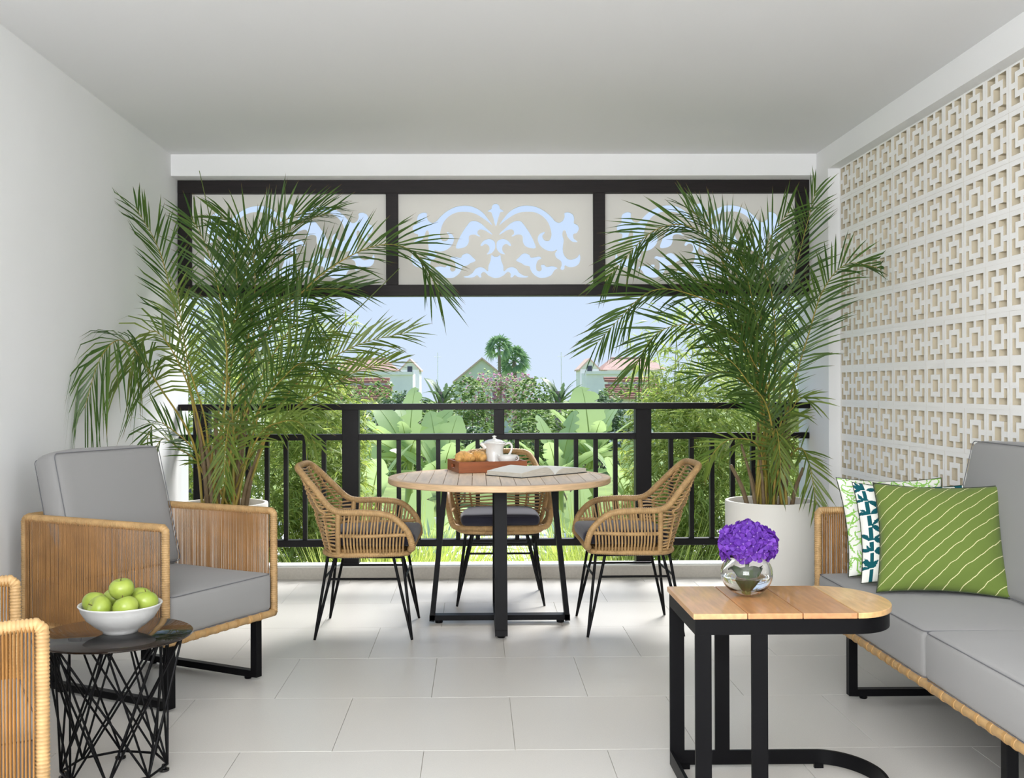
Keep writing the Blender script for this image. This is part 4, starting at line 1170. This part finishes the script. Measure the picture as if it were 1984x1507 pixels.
leaf_mat('bush_leaf', srgb(110, 134, 80), srgb(150, 170, 112), 0.35, .5)
leaf_mat('dark_leaf', srgb(84, 108, 80), srgb(122, 142, 108), 0.3, .5)
leaf_mat('pale_bush_leaf', srgb(158, 176, 130), srgb(190, 200, 158), 0.35, .6)
leaf_mat('pink_bract', srgb(196, 150, 176), srgb(216, 176, 196), 0.35, .6)
leaf_mat('fan_leaf', srgb(100, 132, 96), srgb(136, 160, 120), 0.3, .5)
leaf_mat('agave_leaf', srgb(132, 156, 142), srgb(160, 180, 166), 0.2, .5)

gnd = MB().box(-60, 60, 7.0, 36, -2.0, -1.4).box(-160, 160, 36, 260, -3.0, -2.2)
struct('ground', gnd, 'lawn', label='green garden ground below the balcony')

def leaf_cloud(n, ells, Lr, Wr, rg, droop=.5, up=0.0, shell=.45):
    """n small leaves scattered through ellipsoids (cx,cy,cz,rx,ry,rz,weight), in fans of a few"""
    mb = MB(); tot = sum(e[6] for e in ells); k = 0
    while k < n:
        q = rg.random() * tot
        for e in ells:
            q -= e[6]
            if q <= 0: break
        d = Vector((rg.gauss(0, 1), rg.gauss(0, 1), rg.gauss(0, 1))).normalized() * (shell + (1 - shell) * rg.random() ** .5) * rg.uniform(.86, 1.14)
        c = Vector((e[0] + d.x * e[3], e[1] + d.y * e[4], e[2] + d.z * e[5]))
        out = Vector((d.x, d.y, d.z * .6 + up)); az = rg.uniform(0, 2 * PI)
        for j in range(rg.randint(4, 7)):
            v = (out * .55 + Vector((math.cos(az) + rg.uniform(-.6, .6), math.sin(az) + rg.uniform(-.6, .6), rg.uniform(-.5, .35)))).normalized()
            L = rg.uniform(*Lr); w = rg.uniform(*Wr) * .5
            sd = v.cross(Vector((rg.uniform(-1, 1), rg.uniform(-1, 1), 1.2)))
            if sd.length < .01: continue
            sd.normalize(); m = c + v * L * .4; tip = c + v * L + Vector((0, 0, -droop * L * rg.random()))
            b = len(mb.V); mb.V += [tuple(c), tuple(m - sd * w), tuple(tip), tuple(m + sd * w)]
            mb.F.append((b, b + 1, b + 2, b + 3)); mb.U.append(None); mb.MI.append(0); k += 1
    return mb
def bush(name, label, cat, loc, ells, n, Lr, Wr, matname, seed, stems=3, sr=.02, stem_mat='trunk_bark', droop=.4, group=None, shell=.45, sp=.3):
    root = thing(name, label, cat, loc, 0, group); rg = random.Random(seed)
    stuff(obj('foliage', leaf_cloud(n, ells, Lr, Wr, rg, droop, shell=shell), matname, root))
    for i in range(stems):
        e = ells[i % len(ells)]; a = rg.uniform(0, 6.28)
        p0 = Vector((rg.uniform(-sp, sp), rg.uniform(-sp, sp), 0)); p2 = Vector((e[0] + rg.uniform(-.6, .6) * e[3], e[1] + rg.uniform(-.6, .6) * e[4], e[2] + rg.uniform(0, .6) * e[5]))
        obj('stem', MB().tube(catmull([p0, p0.lerp(p2, .55) + Vector((0, 0, .12 * p2.z)), p2], 6), sr, 6, radii=[1 - .06 * q for q in range(13)]), stem_mat, root, smooth=True)
    return root
GZ = -1.4
# bamboo thickets, one on each side; foliage ellipsoids are relative to the foot
for sgn, side in ((-1, 'left'), (1, 'right')):
    mx = lambda X_: X_ if sgn < 0 else 0.43 - X_
    for q, (bx_, by_, ells, n, lab) in enumerate((
        (-1.75, 9.5, [(0, 0, 1.75, .66, .5, 1.20, 1.0), (.35, -.1, 1.1, .62, .45, .75, .6)], 12000, 'bamboo thicket close behind the railing, seen past the %s palm'),
        (-1.42, 9.9, [(0, 0, 1.95, .48, .45, .88, 1.0), (.22, 0, .95, .6, .4, .7, .7), (-.05, 0, 3.0, .55, .3, .45, .08)], 11000, 'lower bamboo clump at the inner edge of the %s thicket'),
        (-2.55, 10.3, [(0, 0, 2.1, .75, .5, 1.3, 1.0), (.5, 0, 3.1, .62, .4, .42, .07)], 10000, 'tall bamboo clump at the outer end of the %s thicket'))):
        e2 = [(sgn * -1 * e[0], e[1], e[2], e[3], e[4], e[5], e[6]) for e in ells]
        bush('bamboo_clump', lab % side, 'bamboo', (mx(bx_), by_, GZ), e2, n, (.09, .17), (.012, .019), 'bamboo_leaf', 20 + q + sgn * 5, 14, .009, 'culm_green', .6, 'bamboo thickets either side', .25)
# airy grass tufts
def grass(label, loc, n, L, spread, seed, matname='grass_blade', w=(.006, .011), lean=.6):
    rg = random.Random(seed); mb = MB()
    for i in range(n):
        a = rg.uniform(0, 2 * PI); r = rg.random() ** .5 * spread; t = rg.uniform(.1, lean)
        mb.blade((r * math.cos(a), r * math.sin(a), 0), (math.cos(a) * t + rg.uniform(-.2, .2), math.sin(a) * t + rg.uniform(-.2, .2), 1), L * rg.uniform(.55, 1.1), rg.uniform(*w), (rg.uniform(-1, 1), -1, .3), droop=rg.uniform(.05, .5), seg=3)
    o = obj('ornamental_grass', mb, matname, loc=loc); tag(o, label, 'grass', 'ornamental grass tufts below the railing')
    return o
for sgn, side in ((-1, 'left'), (1, 'right')):
    for q, (X_, Y_, z_, n, L, sp_, lab) in enumerate(((-.62, 9.3, -1.0, 620, 1.45, .32, 'dense pale grass tuft nearest the table on the %s'), (-.98, 8.9, -1.0, 620, 1.35, .34, 'tall pale grass tuft between railing post and bamboo on the %s'),
                                                   (-.26, 9.9, -1.0, 480, 1.25, .28, 'small grass tuft behind the %s half of the middle chair'), (-1.45, 8.7, -1.1, 420, 1.1, .35, 'grass tuft under the %s bamboo'))):
        grass(lab % side, (X_ if sgn < 0 else .42 - X_, Y_, z_), n, L, sp_, 40 + q + sgn * 7)
# banana plants
def banana_leaf(root, p0, az, tilt, L, W, rg, curl=.5, matname='banana_leaf'):
    n = 24; d = Vector((math.cos(az) * math.cos(tilt), math.sin(az) * math.cos(tilt), math.sin(tilt))); V_ = []; F_ = []
    side = d.cross(Vector((0, 0, 1))).normalized(); nr = side.cross(d).normalized(); mid = []
    tw = rg.uniform(-.6, .6); side = (side * math.cos(tw) + nr * math.sin(tw)).normalized()
    for i in range(n + 1):
        t = i / n; c = Vector(p0) + d * (L * t) + Vector((math.cos(az) * .2, math.sin(az) * .2, -1)) * (curl * L * t * t * .5)
        w = W * .5 * (math.sin(PI * min(1, .10 + t * .9)) ** .55) * (0 if i == n else 1); j = 1 + rg.uniform(-.10, .05) - (rg.uniform(.2, .6) if rg.random() < .12 else 0); j2 = 1 + rg.uniform(-.10, .05) - (rg.uniform(.2, .6) if rg.random() < .12 else 0)
        V_ += [c - side * w * j + Vector((0, 0, .12 * w)), c, c + side * w * j2 + Vector((0, 0, .12 * w))]; mid.append(c)
    for i in range(n): F_ += [(3 * i, 3 * i + 1, 3 * i + 4, 3 * i + 3), (3 * i + 1, 3 * i + 2, 3 * i + 5, 3 * i + 4)]
    mb = MB(); mb.add(V_, F_); lf = obj('leaf', mb, matname, root, smooth=True)
    obj('midrib', MB().tube([Vector(p0) - d * .12] + mid[:-1], .012, 6, radii=[1 - .036 * i for i in range(n + 1)]), 'banana_stalk', lf, smooth=True)
def banana(label, loc, h, leaves, seed, Ls=1.0):
    root = thing('banana_plant', label, 'banana plant', loc, 0, 'banana plants beyond the railing'); rg = random.Random(seed)
    obj('stalk', MB().tube([(0, 0, 0), (0, 0, h * .5), (0.02, 0, h)], .07, 12, radii=[1.1, .9, .6]), 'banana_stalk', root, smooth=True)
    for az, tilt, L in leaves: banana_leaf(root, (0.0, 0.0, h - .05), az + rg.uniform(-.15, .15), tilt, L * Ls, L * Ls * rg.uniform(.30, .38), rg, rg.uniform(.2, .7))
    return root
for sgn, side in ((-1, 'left'), (1, 'right')):
    f = (lambda a: a) if sgn < 0 else (lambda a: PI - a)
    mx = lambda X_, Y_: X_ if sgn < 0 else .0455 * Y_ - X_
    banana('banana plant with the tallest upright leaf, %s of the fan palms' % side, (mx(-.85, 13.5), 13.5, GZ), 1.72, [(f(1.2), 1.45, 1.35), (f(2.6), 1.15, 1.1), (f(.4), 1.0, 1.0), (f(3.6), .9, .95), (f(-1.2), .75, .9), (f(-.3), .55, .85), (f(4.2), .5, .9), (f(-1.8), 1.2, .8), (f(1.9), .9, 1.0), (f(-2.5), .3, .8)], 5)
    banana('broad-leaved banana plant nearest the centre on the %s' % side, (mx(-.42, 13.0), 13.0, GZ), 1.45, [(f(.9), 1.3, 1.15), (f(2.0), 1.2, 1.2), (f(-.5), .9, .95), (f(3.4), .9, .95), (f(-1.7), .7, .9), (f(0.2), .45, .8), (f(-1.2), 1.15, .85), (f(-2.6), .5, .85), (f(2.9), 1.25, .9)], 6)
    banana('banana plant beside the bamboo on the %s' % side, (mx(-1.22, 12.4), 12.4, GZ), 1.3, [(f(1.7), 1.35, 1.0), (f(.2), 1.1, 1.05), (f(3.0), .9, .9), (f(-1.2), .8, .95), (f(-2.4), .6, .8)], 7)
    banana('low young banana plant under the %s banana leaves' % side, (mx(-.62, 11.6), 11.6, GZ), .8, [(f(1.5), 1.4, .95), (f(.3), 1.0, .95), (f(2.8), 1.0, .9), (f(-1.0), .8, .85), (f(-2.2), .8, .85)], 8)
    # spiky silver plant
    rg = random.Random(60); mb = MB()
    for i in range(26):
        a = rg.uniform(0, 2 * PI); mb.blade((0, 0, 0), (math.cos(a) * rg.uniform(.3, 1), math.sin(a) * rg.uniform(.3, 1), rg.uniform(.5, 1.2)), rg.uniform(.45, .62), .04, (0, -1, .4), droop=.1, seg=3)
    tag(obj('agave', mb, 'agave_leaf', loc=(mx(-.42, 10.6), 10.6, -.62)), 'silvery spiky agave low behind the railing on the %s' % side, 'agave')
    bush('leafy_shrub', 'mid green shrub under the %s banana plants' % side, 'shrub', (mx(-1.0, 12.0), 12.0, GZ), [(0, 0, .75, .6, .4, .5, 1), (.6, .2, .6, .5, .4, .45, 1)], 3500, (.08, .15), (.03, .06), 'pale_bush_leaf', 70 + sgn, 6)
    bush('dark_shrub', 'dark green clipped shrub seen under the top rail on the %s' % side, 'shrub', (mx(-.35, 24), 24, GZ), [(0, 0, 1.25, .75, .5, .5, 1), (.55, .2, 1.05, .6, .4, .5, 1)], 3000, (.10, .18), (.05, .08), 'dark_leaf', 80 + sgn, 5)
    bush('round_bush', 'rounded green bush between banana leaves and fan palms on the %s' % side, 'bush', (mx(-.25, 27), 27, GZ), [(0, 0, 2.25, .55, .5, .62, 1), (.1, 0, 1.5, .6, .5, .6, .7)], 3200, (.08, .15), (.04, .06), 'bush_leaf', 90 + sgn, 5)
    b_ = bush('bougainvillea', 'pale pink flowering bush %s of the fan palm trunk' % side, 'bush', (mx(.28, 30), 30, GZ), [(0, 0, 2.3, .65, .5, .75, 1), (-.2, 0, 1.5, .7, .5, .6, .8)], 2600, (.08, .14), (.04, .06), 'pale_bush_leaf', 100 + sgn, 5)
    stuff(obj('blossom', leaf_cloud(1100, [(0, -.1, 2.35, .68, .5, .74, 1)], (.06, .1), (.05, .07), random.Random(3), .2), 'pink_bract', b_))
    # traveller's palm like plant with long dark arching leaves
    root = thing('wild_banana', 'dark clump of long arching leaves in front of the white houses on the %s' % side, 'plant', (mx(-.80, 25), 25, GZ)); rg = random.Random(11)
    obj('stalk', MB().tube([(0, 0, 0), (0, 0, 2.5)], .08, 10), 'trunk_bark', root, smooth=True)
    for q in range(15):
        banana_leaf(root, (rg.uniform(-.06, .06), 0, 2.2 + rg.uniform(-.3, .15)), rg.uniform(0, 2 * PI), rg.uniform(.35, 1.5), rg.uniform(.75, 1.1), rg.uniform(.12, .2), rg, rg.uniform(.3, 1.1), 'dark_leaf')
    bush('leafy_shrub', 'green shrub hiding the foot of the dark arching leaves on the %s' % side, 'shrub', (mx(-.95, 22), 22, GZ), [(0, 0, 1.5, .7, .5, .75, 1), (-.7, .2, 1.4, .6, .4, .7, 1)], 3800, (.10, .17), (.04, .06), 'bush_leaf', 130 + sgn, 5)
    # a belt of trees farther out
    for q, (X_, Y_, w_, h_, lab, mt) in enumerate(((-3.4, 34, 1.2, 1.6, 'bushy tree in front of the red roofs', 'bush_leaf'), (-5.4, 36, 1.4, 1.9, 'bushy tree farther out past the thicket', 'bush_leaf'), (-2.2, 33, .8, 1.2, 'low dark tree beside the white houses', 'dark_leaf'))):
        bush('garden_tree', lab + ' on the %s' % side, 'tree', (mx(X_, Y_), Y_, -2.2), [(0, 0, 2.1 + h_ * .4, w_, .8, h_ * .55, 1), (.3, 0, 1.5, w_ * 1.1, .8, .9, .8)], 4200, (.12, .2), (.045, .075), mt, 110 + q + sgn, 5, .05)
# tall fan palms in the centre
def fan_palm(label, x, y, h, r, n, seed, tr, squash=1.0):
    root = thing('fan_palm', label, 'palm tree', (x, y, -2.2), 0, 'fan palms in the centre'); rg = random.Random(seed)
    obj('trunk', MB().tube(catmull([(0, 0, 0), (.05, 0, h * .5), (0, 0, h)], 8), tr, 8, radii=[1.2 - .03 * i for i in range(17)]), 'trunk_bark', root, smooth=True)
    for i in range(n):
        a = i * 2.4; t = 1.35 - 2.0 * i / n; d = Vector((math.cos(a) * math.cos(t), math.sin(a) * math.cos(t), math.sin(t) * squash)); p = Vector((0, 0, h)) + d * r * .5
        mb = MB(); mb.tube([(0, 0, h), p], .02, 4)
        nr = Vector((rg.uniform(-.5, .5), -1, rg.uniform(-.3, .5))).normalized(); sd = d.cross(nr).normalized()
        for k in range(15):
            b = -1.5 + 3.0 * k / 14; e = (d * math.cos(b) + sd * math.sin(b)).normalized()
            mb.blade(p, e, r * rg.uniform(.38, .55), r * .075, nr, droop=rg.uniform(.2, .6), seg=3)
        obj('fan_leaf', mb, 'fan_leaf', root)
fan_palm('slender fan palm with bare grey trunk, the taller of the central pair', 1.23, 55, 5.45, .85, 20, 1, .10)
fan_palm('lower bushier fan palm just right of the slender one', 2.05, 56, 4.75, .95, 26, 2, .14, 1.25)

# pale tiled roof just below the railing
pr = thing('low_tiled_roof', 'sunlit pale tiled roof just below the balcony edge', 'roof', (.22, 10.6, -1.2))
rbm = MB(); rbm.add([(-2.6, -1.2, .55), (2.6, -1.2, .55), (2.6, 1.6, .82), (-2.6, 1.6, .82), (-2.6, -1.2, 0), (2.6, -1.2, 0), (2.6, 1.6, 0), (-2.6, 1.6, 0)],
    [(0, 1, 2, 3), (0, 4, 5, 1), (1, 5, 6, 2), (2, 6, 7, 3), (3, 7, 4, 0)])
obj('roof_bed', rbm, 'roof_pale', pr)
tm = MB().prism([(-.115, .13), (-.115, -.06), (0, -.145), (.115, -.06), (.115, .13)], 0, .016).mesh('roof_tile', 'roof_pale')
sl = math.atan2(.27, 2.8)
for j in range(12):
    for i in range(17):
        x = -1.95 + .24 * i + (.12 if j % 2 else 0); y = -1.1 + .2 * j
        o = link('roof_tile', tm, pr); o.location = (x, y, .55 + (y + 1.2) * .0964 + .012); o.rotation_euler = (sl - .06, 0, 0)
obj('ridge', MB().tube([(-2.6, 1.5, .86), (2.6, 1.5, .86)], .07, 10), 'roof_pale', pr, smooth=True)

# houses
def hip_roof(mb, x0, x1, y0, y1, z0, z1, k):
    xm0, xm1, ym = x0 + k, x1 - k, (y0 + y1) / 2
    mb.add([(x0, y0, z0), (x1, y0, z0), (x1, y1, z0), (x0, y1, z0), (xm0, ym, z1), (xm1, ym, z1)], [(0, 1, 5, 4), (1, 2, 5), (2, 3, 4, 5), (3, 0, 4), (3, 2, 1, 0)])
def gable(root, x0, x1, y0, y1, z0, z1, wallm, roofm, ov=.25):
    xm = (x0 + x1) / 2; mb = MB(); mb.add([(x0, y0, z0), (x1, y0, z0), (xm, y0, z1), (x0, y1, z0), (x1, y1, z0), (xm, y1, z1)], [(0, 1, 2), (5, 4, 3), (0, 3, 4, 1)])
    obj('gable', mb, wallm, root)
    k = (z1 - z0) / (xm - x0)
    for s in (-1, 1):
        e = xm + s * (xm - x0 + ov); ze = z1 - k * (xm - x0 + ov)
        mb = MB(); v = [(xm, y0 - ov, z1), (e, y0 - ov, ze), (e, y1 + ov, ze), (xm, y1 + ov, z1)]
        mb.add(v + [(a, b, c + .14) for a, b, c in v], [(0, 1, 2, 3), (7, 6, 5, 4), (0, 4, 5, 1), (1, 5, 6, 2), (2, 6, 7, 3), (3, 7, 4, 0)])
        obj('roof_slope', mb, roofm, root)
def roof_rows(root, x0, x1, y0, y1, z0, z1, n, matname):
    """pitched roof face in overlapping tile courses"""
    for i in range(n):
        a = i / n; b = (i + 1) / n
        mb = MB(); v = [(x0, y0 + (y1 - y0) * a, z0 + (z1 - z0) * a + .10), (x1, y0 + (y1 - y0) * a, z0 + (z1 - z0) * a + .10), (x1, y0 + (y1 - y0) * b, z0 + (z1 - z0) * b), (x0, y0 + (y1 - y0) * b, z0 + (z1 - z0) * b)]
        mb.add(v + [(p[0], p[1], p[2] - .14) for p in v], [(0, 1, 2, 3), (7, 6, 5, 4), (0, 4, 5, 1), (1, 5, 6, 2), (2, 6, 7, 3), (3, 7, 4, 0)])
        obj('tile_course', mb, matname, root)
for sgn, side in ((-1, 'left'), (1, 'right')):
    mz = lambda X_, Y_: X_ if sgn < 0 else .0455 * Y_ - X_
    def span(a, b, Y_): p, q = mz(a, Y_), mz(b, Y_); return min(p, q), max(p, q)
    x0, x1 = span(-13.5, -7.4, 100); cx = (x0 + x1) / 2
    h = thing('house', 'white house with brown hipped roof far off on the %s' % side, 'house', (cx, 102, -2.2))
    obj('wall', MB().box(x0 + .5 - cx, x1 - .5 - cx, -1.5, 4, 0, 5.0), 'white_render', h)
    mb = MB(); hip_roof(mb, x0 - cx, x1 - cx, -2, 4.5, 5.0, 6.15, 1.2); obj('roof', mb, 'roof_brown', h)
    obj('ridge', MB().tube([(x0 + 1.2 - cx, 1.25, 6.18), (x1 - 1.2 - cx, 1.25, 6.18)], .12, 6), 'ridge_tile', h)
    for q in range(3): obj('window', MB().box(x0 + 1.0 + q * 1.7 - cx, x0 + 2.0 + q * 1.7 - cx, -1.56, -1.45, 3.2, 4.4), 'dark_glass', h)
    x0, x1 = span(-6.95, -5.2, 100); cx = (x0 + x1) / 2
    h = thing('house', 'small pale gabled house with one dark window on the %s' % side, 'house', (cx, 99, -2.2))
    obj('wall', MB().box(x0 - cx, x1 - cx, 0, 4, 0, 5.05), 'blue_render', h); gable(h, x0 - cx, x1 - cx, 0, 4, 5.05, 5.95, 'sage_render', 'ridge_tile', .15)
    obj('window', MB().box(-.22, .22, -.06, .02, 4.85, 5.35), 'dark_glass', h)
    x0, x1 = span(-10.2, -5.4, 92); cx = (x0 + x1) / 2
    h = thing('house', 'flat roofed white building below the gable on the %s' % side, 'house', (cx, 92, -2.2))
    obj('wall', MB().box(x0 - cx, x1 - cx, 0, 4, 0, 4.6), 'blue_render', h); obj('parapet', MB().box(x0 - .1 - cx, x1 + .1 - cx, -.15, .2, 4.5, 4.75), 'white_render', h)
    x0, x1 = span(-7.8, -5.0, 60); cx = (x0 + x1) / 2
    h = thing('house', 'low house with stepped red tiled roof on the %s' % side, 'house', (cx, 60, -2.2))
    obj('wall', MB().box(x0 - cx, x1 - cx, .3, 4, 0, 2.9), 'white_render', h); roof_rows(h, x0 - .2 - cx, x1 + .2 - cx, -.2, 2.0, 2.75, 3.55, 7, 'roof_red')
    obj('upper_wall', MB().box(x0 - cx, x1 - cx, 2.0, 4, 2.9, 3.75), 'white_render', h); roof_rows(h, x0 - .2 - cx, x1 - cx, 1.9, 2.6, 3.72, 3.98, 2, 'roof_red')
    ant = thing('antenna', 'thin roof antenna mast against the sky on the %s' % side, 'antenna', (mz(-3.45, 98), 98, -2.2))
    obj('mast', MB().tube([(0, 0, 0), (0, 0, 6.6)], .04, 5), 'white_render', ant); obj('crossbar', MB().tube([(-.35, 0, 6.2), (.35, 0, 6.2)], .03, 5), 'white_render', ant)
cx = .5
h = thing('house', 'wide pale gable house directly behind the fan palms', 'house', (cx, 80, -2.2))
obj('wall', MB().box(-2.0, 3.4, 0, 5, 0, 3.95), 'sage_render', h); gable(h, -2.0, 2.0, -.1, 5, 3.85, 5.5, 'sage_render', 'ridge_tile', .2)
gable(h, .9, 3.9, .1, 5, 3.75, 4.9, 'sage_render', 'ridge_tile', .2)
# neighbouring white building seen past the left wall
nb_ = thing('neighbour_building', 'pale blue neighbouring building in the gap beside the left wall', 'building', (-6.4, 14.5, GZ))
obj('wall', MB().box(-3.0, 2.75, 0, 4, 0, 2.2), 'blue_render', nb_)
obj('window', MB().box(2.1, 2.55, -.04, .02, 1.05, 1.45), 'dark_glass', nb_); obj('canopy', MB().box(2.0, 2.65, -.2, .02, 1.45, 1.50), 'roof_brown', nb_)
